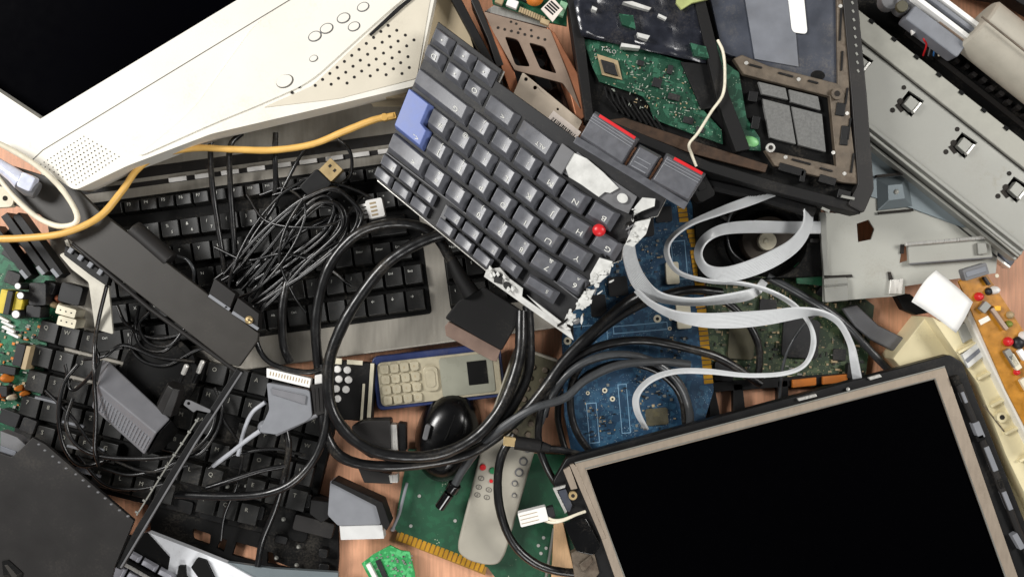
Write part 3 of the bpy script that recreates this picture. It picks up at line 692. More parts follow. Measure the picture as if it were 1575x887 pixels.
# broken black grid frame with windows to the table
F = PF(16)
gf = thing('broken_grille', 'broken black plastic frame with open windows showing the table', 'frame', 410, 800, 0)
mb = MB(); mb.prism(F, [(225, 745), (330, 752), (430, 735), (520, 772), (521, 860), (512, 950), (300, 940), (232, 822)], -8, 0,
                    holes=[soft([(296, 812), (324, 821), (322, 838), (296, 829)], 4), [(340, 828), (349, 830), (344, 848), (333, 842)], [(363, 833), (396, 842), (394, 864), (357, 853)], [(411, 848), (420, 850), (422, 862), (462, 878), (411, 866)]])
part(mb, 'grid', m_void, gf, bev=1)
for x, y, w, h, a in ((485, 806, 62, 24, 14), (470, 766, 22, 22, 10), (500, 846, 14, 14, 8), (435, 826, 20, 12, 14), (500, 872, 16, 18, 6), (330, 790, 40, 18, 14), (280, 775, 40, 20, 14), (392, 782, 36, 22, 14)):
    mb = MB(); mb.prism(F, rot(rrect(-w / 2, -h / 2, w / 2, h / 2, 4), x, y, a), -2, 9 + R.random() * 8); part(mb, 'clip_block', m_black if w < 60 else m_olive and m_dark2, gf, bev=1.5)
mb = MB()
for x, y in ((438, 796), (461, 838), (458, 866), (352, 746), (367, 744), (381, 745), (394, 742), (427, 855)): mb.dome(F, x, y, 3.4, 3.4, 8, 5, n=10, k=3)
each(mb, 'screw', m_zinc, gf, bev=0)
# silver notebook keyboard at the bottom edge
K3 = RF(182, 834, 44, 29)
M_nk = M('silver_keycap', (168, 168, 176), .4, metal=.2)
sk = thing('notebook_keyboard', 'white-framed notebook keyboard with silver keys at the bottom edge', 'keyboard', 270, 870, 0)
mb = MB(); mb.prism(PF(44), [(228, 818), (290, 842), (350, 866), (420, 905), (360, 960), (140, 900), (190, 830)], -14, 0); part(mb, 'frame', M('bright_frame_film', (232, 234, 238), .4, var=.06), sk, bev=1)
mb = MB(); mb.prism(PF(44), [(196, 822), (228, 818), (262, 856), (258, 880), (300, 920), (160, 900), (176, 850)], .2, 4); part(mb, 'key_bed', m_void, sk, bev=.6)
for i in range(5):
    for j in range(3):
        if (i, j) in ((3, 0), (4, 0), (4, 1)): continue
        mb = MB(); u = 8 + i * 29 + (10 if j == 0 else 0); v = -2 + j * 27; mb.keycap(K3, u, v, u + 26, v + (13 if j == 0 else 24), 3, 13, (2, 1.5, 3, 4)); part(mb, 'key', M_nk, sk, bev=1)
mb = MB(); mb.sweep([K3.p(-2, 20, 12), K3.p(40, 18, 14), K3.p(90, 19, 14)], 2.6); part(mb, 'rail', m_metal, sk, bev=0)
for a in ([(305, 856), (318, 860), (333, 892), (322, 900), (306, 884), (296, 870)], [(277, 868), (286, 868), (287, 884), (300, 900), (268, 900), (275, 880)]):
    mb = MB(); mb.prism(PF(46), a, -2, 7); part(mb, 'black_bracket', m_void, sk, bev=.6)
mb = MB(); mb.prism(PF(40), [(334, 862), (420, 874), (520, 880), (520, 950), (360, 950)], -10, 0); solo(mb, 'metal_strip', m_plated, 'blue-grey metal strip under the broken frame at the bottom edge', 'strip', bev=1)

# ------------------------------------------------------------------ charcoal bar and plates on the left
F = PF(108)
cb = thing('charcoal_bar', 'long flat charcoal plastic bar lying diagonally over the silver keyboard', 'plastic bar', 250, 430, 40)
mb = MB(); mb.prism(F, [(-20, 268), (20, 255), (112, 284), (150, 322), (398, 512), (396, 524), (367, 564), (352, 560), (110, 372), (60, 330), (-20, 300)], -10, 0); part(mb, 'bar', m_dark, cb, bev=1.6)
mb = MB(); mb.sweep([W(112, 374, 104), W(230, 474, 104), W(366, 572, 104)], 3.4); part(mb, 'lower_lip', m_dark2, cb, bev=0)
mb = MB(); mb.sweep([W(205, 352, 96), W(262, 402, 96)], 14, n=16); part(mb, 'hinge_barrel', m_dark2, cb, bev=2)
for a in ([(330, 428), (362, 452), (352, 478), (320, 456)], [(366, 458), (398, 482), (396, 508), (356, 482)]):
    mb = MB(); mb.prism(PF(110), a, -22, 0); mb.prism(PF(110), [a[3], a[2], (a[2][0] + 3, a[2][1] - 4), (a[3][0] + 3, a[3][1] - 4)], 0, 1, 1); part(mb, 'hinge_block', [m_dark2, m_hood], cb, bev=1.2)
mb = MB(); mb.dome(PF(111), 383, 492, 6.5, 6.5, 0, 4); mb.box(RF(383, 492, 116, 30), -4, -.6, 4, .6, -1, .2, 1); part(mb, 'screw', [m_brass, m_dot], cb, bev=0)
mb = MB(); mb.prism(PF(104), [(100, 377), (168, 425), (164, 440), (140, 424), (98, 392)], -16, 0)
for k in range(4): mb.box(RF(110 + k * 15, 386 + k * 11, 104, 35), -4, -5, 3, 4, 0, 4, 1)
solo(mb, 'edge_connector', [m_black, m_hood], 'black multi-pin connector against the lower side of the charcoal bar', 'connector', bev=.8)
mb = MB(); mb.prism(PF(98), soft([(91, 392), (98, 388), (132, 412), (166, 430), (174, 514), (146, 506), (136, 434), (110, 414)], 3), -5, 0); mb.prism(PF(100), [(99, 370), (104, 368), (113, 388), (107, 392)], -3, 0)
solo(mb, 'metal_tab', M('pale_steel_tab', (186, 182, 170), .45, metal=.4, var=.06), 'pale bent metal tab hanging below the charcoal bar', 'metal tab', bev=.8)
F = PF(112)
bp = thing('black_sheet', 'large matt black panel with a cut corner at the bottom left', 'panel', 90, 790, 60)
mb = MB(); mb.prism(F, [(-60, 640), (-20, 690), (18, 702), (32, 690), (50, 672), (70, 683), (206, 800), (176, 872), (150, 960), (-60, 960)], -8, 0); part(mb, 'sheet', m_dark2, bp, bev=1.2)
mb = MB()
for k in range(13): mb.dome(F, 58 + k * 11.4 + R.uniform(-2, 2), 683 + k * 9.2, 3, 2.2, -1, 2.4, n=8, k=3)
part(mb, 'edge_teeth', m_grey, bp, bev=0)
mb = MB(); mb.prism(PF(100), [(0, 662), (26, 672), (46, 690), (28, 704), (0, 694)], -20, 0); mb.prism(PF(101), [(0, 684), (26, 694), (22, 704), (0, 697)], -4, .6, 1)
part(mb, 'latch', [m_grey, m_greyfilm], bp, bev=1)
mb = MB(); mb.prism(F, [(4, 862), (14, 860), (36, 880), (30, 900), (8, 900)], -2, 2); mb.prism(F, [(8, 868), (13, 867), (28, 884), (22, 890)], 1.9, 2.6, 1); part(mb, 'vent_slot', [m_void, m_dark], bp, bev=.4)
st = thing('slotted_strip', 'narrow black slotted strip with pale teeth leaning against the black panel', 'plastic strip', 275, 720, 50)
mb = MB(); mb.prism(PF(108), [(364, 566), (373, 572), (300, 682), (186, 876), (177, 872), (208, 812), (290, 678)], -10, 0); part(mb, 'strip', m_black, st, bev=1)
mb = MB(); mb.sweep([W(372, 572, 110), W(300, 682, 110), (W(186, 872, 110))], 1.5); part(mb, 'edge_rail', m_grey, st, bev=0)
mb = MB(); mb.sweep([W(306, 642, 109), W(260, 712, 109), W(210, 792, 109)], 1.2)
for k in range(9): mb.prism(PF(109), rot([(-2.6, -1.6), (2.6, -1.6), (2.6, 1.6), (-2.6, 1.6)], 303 - k * 11.5, 646 + k * 17.6, 30), 0, 2.4)
part(mb, 'teeth', m_zinc, st, bev=.4)
mb = MB(); mb.prism(PF(112), soft([(286, 614), (294, 616), (324, 630), (323, 635), (302, 630), (298, 634), (282, 622)], 2), -3, 0, holes=[circ(290, 620, 2.6, 10)]); part(mb, 'eyelet', m_grey, st, bev=.4)

# ------------------------------------------------------------------ component boards, left edge
F = PF(22)
gb = thing('power_board', 'green power board crowded with capacitors and a striped transformer at the left edge', 'circuit board', 50, 520, 0)
mb = MB(); mb.prism(F, [(-40, 350), (40, 392), (150, 470), (76, 500), (62, 610), (40, 700), (-40, 690)], -4, 0); part(mb, 'board', m_pgreen, gb, bev=.4)
def bx(x, y, w, h, a, z0, z1): return rot(rrect(-w / 2, -h / 2, w / 2, h / 2, min(w, h) * .12, 2), x, y, a), z0, z1
for k, (x, y, w, h, a, hh, m_) in enumerate(((22, 463, 12, 36, 12, 34, m_yellow), (32, 465, 9, 36, 12, 38, m_chip), (44, 464, 14, 30, 12, 32, m_yellow))):
    mb = MB(); mb.prism(F, *bx(x, y, w, h, a, 0, hh)); part(mb, 'transformer_winding', m_, gb, bev=1.6)
for x, y, r, hh in ((55, 440, 5.4, 54), (60, 454, 6, 56), (47, 482, 7, 44), (10, 466, 4, 30)):
    mb = MB(); mb.cyl(F, x, y, r, 0, hh, 18, 0); mb.cyl(F, x, y, r * .8, hh, hh + .5, 18, 1); part(mb, 'capacitor', [m_chip, m_white], gb, bev=.8)
for x, y, w, h, a, m_ in ((117, 478, 30, 13, 16, m_conn), (118, 494, 28, 14, 14, m_conn)):
    mb = MB(); mb.prism(F, *bx(x, y, w, h, a, 0, 34))
    for q in (-8, 0, 8): mb.prism(F, *bx(x + q, y + q * .28, 2, 2, a, 34, 34.6), 1)
    part(mb, 'relay', [m_, m_chip], gb, bev=1)
for x, y, w, h, a, hh in ((75, 452, 26, 34, 0, 36), (66, 478, 22, 18, 5, 30), (42, 544, 14, 34, 14, 26), (18, 568, 26, 12, 10, 14), (8, 600, 22, 16, 0, 16), (86, 442, 18, 18, 20, 24), (118, 452, 34, 30, 15, 22), (28, 428, 22, 20, 20, 18), (24, 640, 30, 22, 20, 20), (52, 652, 22, 22, 20, 18), (72, 400, 40, 20, 36, 30), (50, 372, 50, 14, 36, 36), (30, 396, 34, 12, 36, 22)):
    mb = MB(); mb.prism(F, *bx(x, y, w, h, a, 0, hh)); part(mb, 'chip', m_chip, gb, bev=1)
mb = MB(); mb.prism(F, *bx(54, 548, 7, 36, 14, 0, 28)); part(mb, 'coil_strip', m_tan, gb, bev=1)
for x, y, r, m_ in ((96, 458, 7, M('rust_coil', (150, 84, 56), .5, var=.3)), (88, 468, 6, m_tan), (100, 468, 4, m_conn), (14, 580, 8, m_orange), (34, 596, 5, m_orange), (6, 606, 6, M('orange_capacitor', (196, 96, 40), .4)), (22, 610, 5, m_conn), (42, 604, 5, m_orange)):
    mb = MB(); mb.dome(F, x, y, r, r, 0, 22, n=14); part(mb, 'capacitor', m_, gb, bev=0)
for k in range(4):
    mb = MB(); mb.prism(F, *bx(8 + k * 4 + (k % 2) * 3, 490 + k * 8, 20, 3.6, 26, 0, 8)); part(mb, 'jumper', m_white, gb, bev=.4)
mb = MB()
for k in range(120):
    x, y = R.uniform(-10, 66), R.uniform(500, 640)
    if x > 72 - (y - 500) * .2: continue
    w, h = R.choice(((3, 2), (2, 4), (4, 4), (6, 2))); mb.prism(F, rot([(-w / 2, -h / 2), (w / 2, -h / 2), (w / 2, h / 2), (-w / 2, h / 2)], x, y, 14), 0, R.uniform(1, 5), R.choice((0, 1, 2, 3)))
part(mb, 'small_components', [m_zinc, m_tan, m_chip, m_orange], gb, bev=0, kind='stuff')
# metal heat sink fins above that board
for k, (x0, y0, x1, y1, z) in enumerate(((6, 330, 70, 420, 84), (24, 330, 92, 424, 80), (-10, 350, 44, 426, 76))):
    mb = MB(); d = Vector((x1 - x0, y1 - y0)).normalized(); q = Vector((-d.y, d.x)) * 6
    mb.prism(PF(z), [(x0 + q.x, y0 + q.y), (x1 + q.x, y1 + q.y), (x1 - q.x, y1 - q.y), (x0 - q.x, y0 - q.y)], -26, 0)
    mb.prism(PF(z), [(x1 - 10 + q.x, y1 - 12 + q.y), (x1 + q.x, y1 + q.y), (x1, y1), (x1 - 10, y1 - 12)], 0, 1, 1)
    solo(mb, 'plastic_fin', [m_black, m_hood], ('black slat directly under the charcoal bar left end', 'black slat next to the pale bent metal tab', 'black slat at the left edge above the power board')[k], 'slat', 'black slats at the upper end of the power board', bev=1)
mb = MB(); mb.prism(PF(112), soft([(-20, 284), (8, 288), (22, 306), (18, 318), (-20, 320)], 5), -14, 0); mb.cyl(PF(112), 8, 305, 4, 0, .6, 12, 1)
solo(mb, 'plastic_clip', [m_conn, m_dot], 'off-white plastic clip with a dark hole at the left edge', 'clip', bev=1)
# clear plug on the left
cp = thing('clear_plug', 'frosted clear plug lying inside the white cord loop', 'plug', 40, 275, 100)
mb = MB(); mb.sweep([W(-6, 250, 128), W(22, 270, 130), W(34, 280, 130)], [8, 11, 13], n=16); part(mb, 'sleeve', m_clear, cp, bev=1)
mb = MB(); mb.sweep([W(32, 278, 128), W(46, 288, 128), W(58, 294, 126)], [13, 14, 12], n=16); part(mb, 'collar', m_grey, cp, bev=1)
mb = MB(); mb.prism(RF(42, 280, 138, 25), rrect(-11, -12, 12, 12, 4), -8, 6); part(mb, 'body', m_clear, cp, bev=1.6)

# ------------------------------------------------------------------ plug-in adapter
pa = thing('power_adapter', 'grey ribbed plug-in power adapter with two bare pins', 'power adapter', 210, 640, 40)
AD = GF([0, 1], [0, 1, 2], [[(168, 556, 80), (262, 644, 80)], [(150, 592, 104), (240, 666, 104)], [(141, 626, 72), (222, 699, 72)]])
T = [AD.p(0, 0), AD.p(1, 0), AD.p(1, 1), AD.p(0, 1), AD.p(1, 2), AD.p(0, 2)]
mb = MB(); B = [W(158, 552, 40), W(256, 640, 40), W(226, 692, 38), W(146, 620, 38)]
mb.add(T + B, [(0, 1, 2, 3), (3, 2, 4, 5), (0, 3, 5, 9, 6), (1, 7, 8, 4, 2), (0, 6, 7, 1), (5, 4, 8, 9), (6, 9, 8, 7)]); part(mb, 'case', m_adapt, pa, bev=2.4)
mb = MB()
for k in range(17): mb.box(AD, .1 + k * .052, 1.28, .125 + k * .052, 1.86, -.2, 1.4)
for k in range(3): mb.box(AD, .06, 1.4 + k * .18, .98, 1.415 + k * .18, -.2, 1)
part(mb, 'ribs', m_hood, pa, bev=.3)
mb = MB(); mb.add([W(263, 645, 78), W(243, 668, 100), W(226, 700, 70), W(252, 690, 60), W(276, 660, 56), W(256, 640, 40), W(226, 694, 38), W(250, 690, 38), W(272, 662, 38)], [(0, 1, 2, 3, 4), (0, 4, 8, 5), (2, 6, 7, 3), (3, 7, 8, 4), (0, 5, 6, 2, 1), (5, 8, 7, 6)]); part(mb, 'end_cap', m_black, pa, bev=1.5)
mb = MB(); mb.sweep([W(256, 630, 66), W(266, 606, 78), W(271, 592, 82)], [17, 15, 13], n=8); part(mb, 'plug_body', m_dark2, pa, bev=1.6)
for a, b in (((277, 586, 84), (287, 562, 98)), ((298, 588, 72), (312, 556, 86))):
    mb = MB(); p, q = W(*a), W(*b); mb.sweep([p, p.lerp(q, .5)], 3, n=12); mb.sweep([p.lerp(q, .5), q, q.lerp(p, -.06)], [3.6, 3.6, 1.6], 1, n=12); part(mb, 'pin', [m_black, m_metal], pa, bev=0)
# black disc added to stand in for the darkness behind the adapter
mb = MB(); mb.cyl(PF(40), 250, 572, 58, 0, 12, 40); mb.cyl(PF(40), 250, 572, 50, 12, 13.5, 40, 1, r2=46)
solo(mb, 'dark_disc', [m_void, m_void], 'round black disc added as the dark gap behind the power adapter', 'dark disc', bev=.8)
# ------------------------------------------------------------------ grey connector with hood, left of centre
pc = thing('parallel_connector', 'grey hooded parallel connector with a white contact edge', 'connector', 455, 620, 40)
F = PF(96)
mb = MB(); mb.prism(F, soft([(410, 588), (476, 600), (480, 640), (470, 648), (424, 668), (398, 664), (414, 630)], 4), -26, 0, scale=.97); part(mb, 'hood', m_hood, pc, bev=3)
mb = MB(); mb.prism(F, [(418, 596), (472, 608), (470, 622), (420, 606)], 0, 3); mb.sweep([W(424, 668, 92), W(470, 646, 92), W(488, 638, 92)], 3); part(mb, 'ridge', m_adapt, pc, bev=1.2)
mb = MB(); mb.dome(F, 406, 658, 13, 11, -12, 12); part(mb, 'cable_boot', m_hood, pc, bev=0)
mb = MB(); mb.prism(PF(92), [(410, 566), (478, 582), (476, 596), (410, 580)], -16, 0)
for k in range(14): mb.prism(PF(92), rot([(-.7, -3), (.7, -3), (.7, 3), (-.7, 3)], 416 + k * 4.4, 574 + k * 1.02, 12), 0, .4, 1)
part(mb, 'contact_edge', [m_white, m_tan], pc, bev=.8)
mb = MB(); mb.prism(PF(92), [(484, 577), (498, 574), (499, 589), (484, 591)], -12, 0); part(mb, 'screw_lug', m_white, pc, bev=.8)
mb = MB(); mb.prism(PF(94), [(478, 592), (500, 588), (502, 634), (484, 640)], -28, 0)
for k in range(3): mb.prism(PF(94), [(482 + k * 6, 596), (484 + k * 6, 596), (486 + k * 6, 632), (484 + k * 6, 632)], 0, 1.5)
part(mb, 'clamp', m_dark2, pc, bev=1.2)
mb = MB(); mb.tube([(400, 662, 92), (380, 676, 90), (352, 698, 84), (328, 716, 70)], 3.2); part(mb, 'cord', m_cablel, pc, bev=0)
# scart-like black plug under the laptop keyboard
bs = thing('flat_plug', 'large black flat plug with a silver shroud below the laptop keyboard', 'plug', 750, 500, 30)
mb = MB(); mb.prism(PF(92), soft([(684, 489), (705, 462), (745, 440), (806, 480), (772, 539), (740, 522)], 4), -34, 0); part(mb, 'shell', m_blackm, bs, bev=2.6)
mb = MB(); mb.prism(PF(84), [(684, 502), (690, 494), (770, 538), (764, 556), (755, 554), (686, 516)], -20, 0); part(mb, 'shroud', M('brownish_steel', (134, 112, 100), .5, metal=.3), bs, bev=1)
mb = MB(); mb.sweep([W(725, 452, 92), W(708, 426, 94), W(694, 398, 96)], [13, 11, 7.5], n=14); part(mb, 'strain_relief', m_blackm, bs, bev=0)
# ------------------------------------------------------------------ phone, small remote, mouse, long remote
PH = RF(570, 551, 30, -6.5)
ph = thing('mobile_phone', 'old mobile phone with pale gold keys and a navy rim', 'mobile phone', 665, 580, 0)
mb = MB(); mb.prism(PH, rrect(0, -2, 200, 82, 10), -30, -4); part(mb, 'back_shell', m_phoneblue, ph, bev=2.5)
mb = MB(); mb.prism(PH, rrect(8, 8, 196, 76, 8), -4, 0); part(mb, 'front_shell', m_phone, ph, bev=1.6)
mb = MB(); mb.prism(PH, rrect(104, 12, 186, 72, 4), 0, 1.2); part(mb, 'screen', m_lcdgreen, ph, bev=.6)
mb = MB(); mb.box(PH, 146, 22, 176, 58, 1.2, 2.4); part(mb, 'camera_window', m_void, ph, bev=.5)
for i in range(4):
    for j in range(4):
        mb = MB(); mb.prism(PH, rrect(13 + i * 15.5, 12 + j * 16, 26 + i * 15.5, 25.5 + j * 16, 3, 2), 0, 4); mb.text(PH, '*7410852#963ABCD'[i * 4 + j], 19 + i * 15.5, 19 + j * 16, 5, 6, 4.2, 1, deg=0)
        part(mb, 'key', [m_phone, m_tan], ph, bev=1)
mb = MB(); mb.prism(PH, rrect(78, 22, 100, 60, 7), 0, 4.5); mb.prism(PH, rrect(82, 28, 96, 54, 5), 4.5, 6); part(mb, 'navigation_key', m_phone, ph, bev=1)
SR = RF(512, 556, 34, 4)
sr = thing('small_remote', 'small black remote with round white buttons beside the phone', 'remote control', 545, 600, 0)
mb = MB(); mb.prism(SR, rrect(-2, -2, 66, 88, 5), -26, 0); part(mb, 'case', m_blackm, sr, bev=2)
for i in range(2):
    for j in range(4):
        if i == 1 and j == 3: continue
        mb = MB(); mb.cyl(SR, 8 + i * 15 + (j % 2) * 3, 11 + j * 15, 6, 0, 4, 16, r2=5); part(mb, 'button', m_white, sr, bev=.6)
mb = MB(); mb.box(SR, 2, -6, 14, 3, 0, 3); mb.box(SR, 22, -5, 46, 2, 0, 3); part(mb, 'label', m_conn, sr, bev=.5)
mb = MB(); mb.box(SR, 58, -2, 64, 88, 0, 2); mb.box(SR, 48, 30, 52, 88, 0, 2); part(mb, 'trim_strip', m_conn, sr, bev=.6)
ms = thing('computer_mouse', 'glossy black computer mouse between the loops of thick cable', 'mouse', 690, 660, 0)
F = PF(0)
mb = MB(); mb.dome(F, 690, 668, 50, 72, 4, 52, n=36, k=10, deg=14, pw=.62); part(mb, 'shell', M('mouse_black', (7, 7, 8), .24, var=.2, bump=.02, dust=.1), ms, bev=0)
mb = MB()
mb.sweep([W(662, 705, 42), W(676, 690, 51), W(688, 670, 56.6), W(699, 640, 52), W(706, 618, 40)], 1.3); part(mb, 'seam', m_void, ms, bev=0)
mb = MB(); mb.prism(PF(56), rot(rrect(-4, -12, 4, 12, 3), 656, 664, 14), -10, 4); part(mb, 'side_button', m_grey, ms, bev=1)
mb = MB(); mb.cyl(PF(40), 678, 703, 13, 0, 18, 18, rv=18); part(mb, 'scroll_wheel', m_blackm, ms, bev=2)
RC = RF(735, 862, 40, 15)
rc = thing('remote_control', 'long pale grey remote with red and green buttons and a darker olive upper half', 'remote control', 780, 720, 10)
body = [(-37, -18), (-32, -3), (-14, 4), (14, 4), (32, -2), (38, -18), (41, -180), (47, -330), (-30, -335), (-40, -200)]
mb = MB(); mb.prism(RC, soft(body, 10, 4), -28, 0); part(mb, 'case', m_remote, rc, bev=4)
mb = MB(); mb.prism(RC, soft([(-39, -196), (-28, -206), (41, -196), (46, -326), (-28, -331)], 5), 0, 2.5); part(mb, 'upper_cover', m_olive, rc, 'darker olive upper cover', bev=1)  # upper half coloured a darker, mottled olive than the case
for u, v, r, m_ in ((-30, -141, 5.4, m_red), (-14, -140, 5.6, m_greenp), (-12, -124, 3.2, m_red)):
    mb = MB(); mb.cyl(RC, u, v, r, 0, 3, 16, r2=r * .8); part(mb, 'button', m_, rc, bev=.6)
for u, v, r in ((28, -166, 7), (26, -148, 7), (24, -130, 5), (30, -186, 6), (14, -190, 6), (28, -112, 4), (30, -296, 5)):
    mb = MB(); mb.cyl(RC, u, v, r, 0, 3, 16, r2=r * .8); mb.cyl(RC, u, v, r * .6, 3, 3.3, 12, 1); part(mb, 'button', [m_grey, m_remote], rc, bev=.6)
mb = MB()
for u, v in ((-28, -124), (-28, -110), (-12, -110), (-27, -98), (-12, -98)):
    mb.prism(RC, circ(u, v, 5, 14, 4), .1, .35, 0, holes=[circ(u, v, 3.6, 14, 2.8)]); mb.text(RC, R.choice('2580'), u, v, 6, 6, .4, deg=-165)
part(mb, 'printed_symbols', m_seam, rc, bev=0)
mb = MB()
for i in range(3):
    for j in range(7): mb.cyl(RC, -16 + i * 20, -310 + j * 17, 5.2, 2.5, 5.5, 12, r2=4)
part(mb, 'brown_keypad', m_brownm, rc, bev=.5)
# ------------------------------------------------------------------ bottom boards
gp = thing('expansion_card', 'dark green expansion card with a gold contact edge under the long remote', 'circuit board', 740, 800, 0)
mb = MB(); mb.prism(PF(12), [(628, 690), (900, 700), (905, 930), (762, 888), (750, 872), (612, 818), (606, 812)], -4, 0); part(mb, 'board', m_pgreen2, gp, bev=.4)
mb = MB()
d = Vector((138, 52)).normalized()
for k in range(19):
    c = Vector((614, 824)) + d * (k * 7.4 + 3); mb.prism(PF(12), rot([(-2.7, -7), (2.7, -7), (2.7, 7), (-2.7, 7)], c.x, c.y, 20.6), -1, .6)
part(mb, 'contact', m_gold, gp, bev=.2)
mb = MB(); mb.prism(PF(11.4), [(612, 816), (750, 868), (746, 884), (608, 830)], -3, 0); part(mb, 'contact_tongue', M('amber_laminate', (150, 110, 40), .4), gp, bev=.3)
mb = MB(); mb.sweep([W(626, 742, 26), W(614, 790, 26), W(604, 813, 26)], 2.4); mb.dome(PF(22), 604, 813, 4, 4, 0, 6, n=12, k=3); part(mb, 'edge_rod', m_hood, gp, bev=0)
mb = MB()
for x, y in ((645, 762), (632, 808), (700, 800), (836, 826), (828, 838), (840, 842), (832, 850)): mb.cyl(PF(12), x, y, 2.6, 0, 1.5, 10)
each(mb, 'solder_point', m_metal, gp, bev=0)
sg = thing('small_board', 'small bright green board fragment on bare table at the bottom edge', 'circuit board', 600, 870, 0)
mb = MB(); mb.prism(PF(26), [(556, 866), (574, 852), (600, 838), (616, 846), (630, 848), (638, 880), (642, 930), (590, 930)], -4, 0); part(mb, 'board', m_pgreen3, sg, bev=.4)
mb = MB(); mb.prism(PF(26), rot(rrect(-3.4, -24, 3.4, 24, 1), 578, 886, -28), 0, 8); part(mb, 'socket', m_white, sg, bev=.6)
mb = MB(); mb.prism(PF(26), rot(rrect(-4, -22, 4, 22, 1), 590, 880, -24), 0, 3); part(mb, 'chip', m_chip, sg, bev=.6)
mb = MB()
for k in range(30): x, y = R.uniform(578, 634), R.uniform(852, 886); mb.prism(PF(26), rot([(-1.5, -1), (1.5, -1), (1.5, 1), (-1.5, 1)], x, y, -24), 0, 1.5)
part(mb, 'small_components', m_zinc, sg, bev=0, kind='stuff')
# metal connectors at the bottom centre
vc = thing('video_connector', 'silvery wedge-shaped video connector beside the bare table at the bottom', 'connector', 555, 790, 20)
mb = MB(); mb.prism(PF(58), soft([(508, 738), (524, 742), (580, 776), (586, 806), (520, 808), (504, 792)], 3), -30, 0, scale=.98); part(mb, 'hood', m_hood, vc, bev=2.4)
mb = MB(); mb.prism(PF(64), [(514, 738), (588, 772), (600, 806), (594, 816), (586, 806), (578, 778), (508, 742)], -40, 0); part(mb, 'shell', m_blackm, vc, bev=1.4)
mb = MB(); mb.prism(PF(54), [(522, 808), (588, 806), (591, 828), (524, 830)], -24, 0); part(mb, 'metal_shroud', M('bright_tin', (226, 226, 224), .35, metal=.2, var=.04), vc, bev=1)
mb = MB(); mb.prism(PF(50), [(478, 768), (506, 772), (512, 792), (494, 804), (476, 790)], -30, 0); part(mb, 'cable_grip', m_blackm, vc, bev=1.6)
dv = thing('display_plug', 'black display plug with a shiny metal shroud inside the lower cable loop', 'plug', 600, 690, 10)
mb = MB(); mb.prism(PF(70), soft([(540, 655), (560, 646), (600, 645), (602, 700), (570, 705), (548, 690)], 4), -34, 0); part(mb, 'body', m_dark2, dv, bev=2.4)
mb = MB(); mb.prism(PF(66), [(594, 652), (610, 653), (612, 692), (598, 694)], -26, 0); part(mb, 'metal_shroud', m_metal, dv, bev=1)
mb = MB(); mb.prism(PF(62), [(612, 650), (624, 652), (624, 694), (613, 694)], -26, 0); part(mb, 'end_cap', m_black, dv, bev=1)
mb = MB(); mb.prism(PF(46), [(550, 718), (600, 728), (603, 744), (560, 742)], -24, 0); mb.prism(PF(46), [(598, 730), (612, 728), (612, 742), (600, 742)], -20, 1, 1); part(mb, 'latch', [m_dark2, m_metal], dv, bev=1)

# ------------------------------------------------------------------ blue board and olive board
F = PF(16, gx=.02)
bb = thing('blue_board', 'large blue circuit board with gold contacts down its right edge', 'circuit board', 980, 480, 0)
mb = MB(); mb.prism(F, [(900, 280), (1054, 285), (1070, 330), (1098, 600), (1070, 690), (880, 700), (868, 640), (864, 520)], -5, 0); part(mb, 'board', m_pblue, bb, bev=.4)
for x, y, w, h, a in ((1033, 420, 20, 34, -4), (1050, 482, 22, 46, -4)):
    mb = MB(); mb.prism(F, *bx(x, y, w, h, a, 0, 9)); part(mb, 'slot_connector', m_conn, bb, bev=.8)
mb = MB(); k = 0
for (x0, y0, x1, y1) in ((1048, 312, 1052, 342), (1062, 352, 1070, 380), (1068, 384, 1076, 440), (1074, 458, 1082, 490), (1080, 494, 1090, 590)):
    n = int((y1 - y0) / 7)
    for i in range(n):
        f = (i + .5) / n; x = x0 + (x1 - x0) * f; y = y0 + (y1 - y0) * f; mb.prism(F, rot([(-7, -3.1), (7, -3.1), (7, 3.1), (-7, 3.1)], x, y, -5), 0, 1.5)
part(mb, 'gold_contacts', m_gold, bb, bev=.2)
def outline(mb, x, y, w, h, a, t=1.1): mb.prism(F, rot([(-w / 2, -h / 2), (w / 2, -h / 2), (w / 2, h / 2), (-w / 2, h / 2)], x, y, a), .05, .4, 0, holes=[rot([(-w / 2 + t, -h / 2 + t), (w / 2 - t, -h / 2 + t), (w / 2 - t, h / 2 - t), (-w / 2 + t, h / 2 - t)], x, y, a)])
mb = MB(); outline(mb, 960, 628, 14, 76, -5); outline(mb, 912, 650, 16, 62, -5); outline(mb, 985, 504, 84, 12, -5); outline(mb, 1045, 400, 22, 60, -5); outline(mb, 905, 520, 60, 40, -5)
each(mb, 'printed_outline', M('pale_blue_ink', (130, 168, 196), .6), bb, bev=0)
mb = MB(); mb.prism(F, *bx(1010, 640, 34, 26, -5, 0, 4)); part(mb, 'chip', m_olive, bb)
for x, y, w, h in ((985, 345, 40, 40), (950, 440, 30, 30), (1020, 330, 26, 24), (920, 470, 24, 34)):
    mb = MB(); mb.prism(F, *bx(x, y, w, h, -5, 0, 5)); part(mb, 'chip', m_chip, bb)
for x, y, r in ((1011, 490, 6), (873, 524, 6), (1030, 505, 3), (1032, 490, 3), (930, 600, 4), (942, 613, 4), (904, 604, 3)):
    mb = MB(); mb.cyl(F, x, y, r, 0, 1.2, 16, 0); mb.cyl(F, x, y, r * .45, 1.2, 1.5, 12, 1)
    part(mb, 'plated_hole', [m_conn, m_dot], bb, bev=0)
mb = MB()
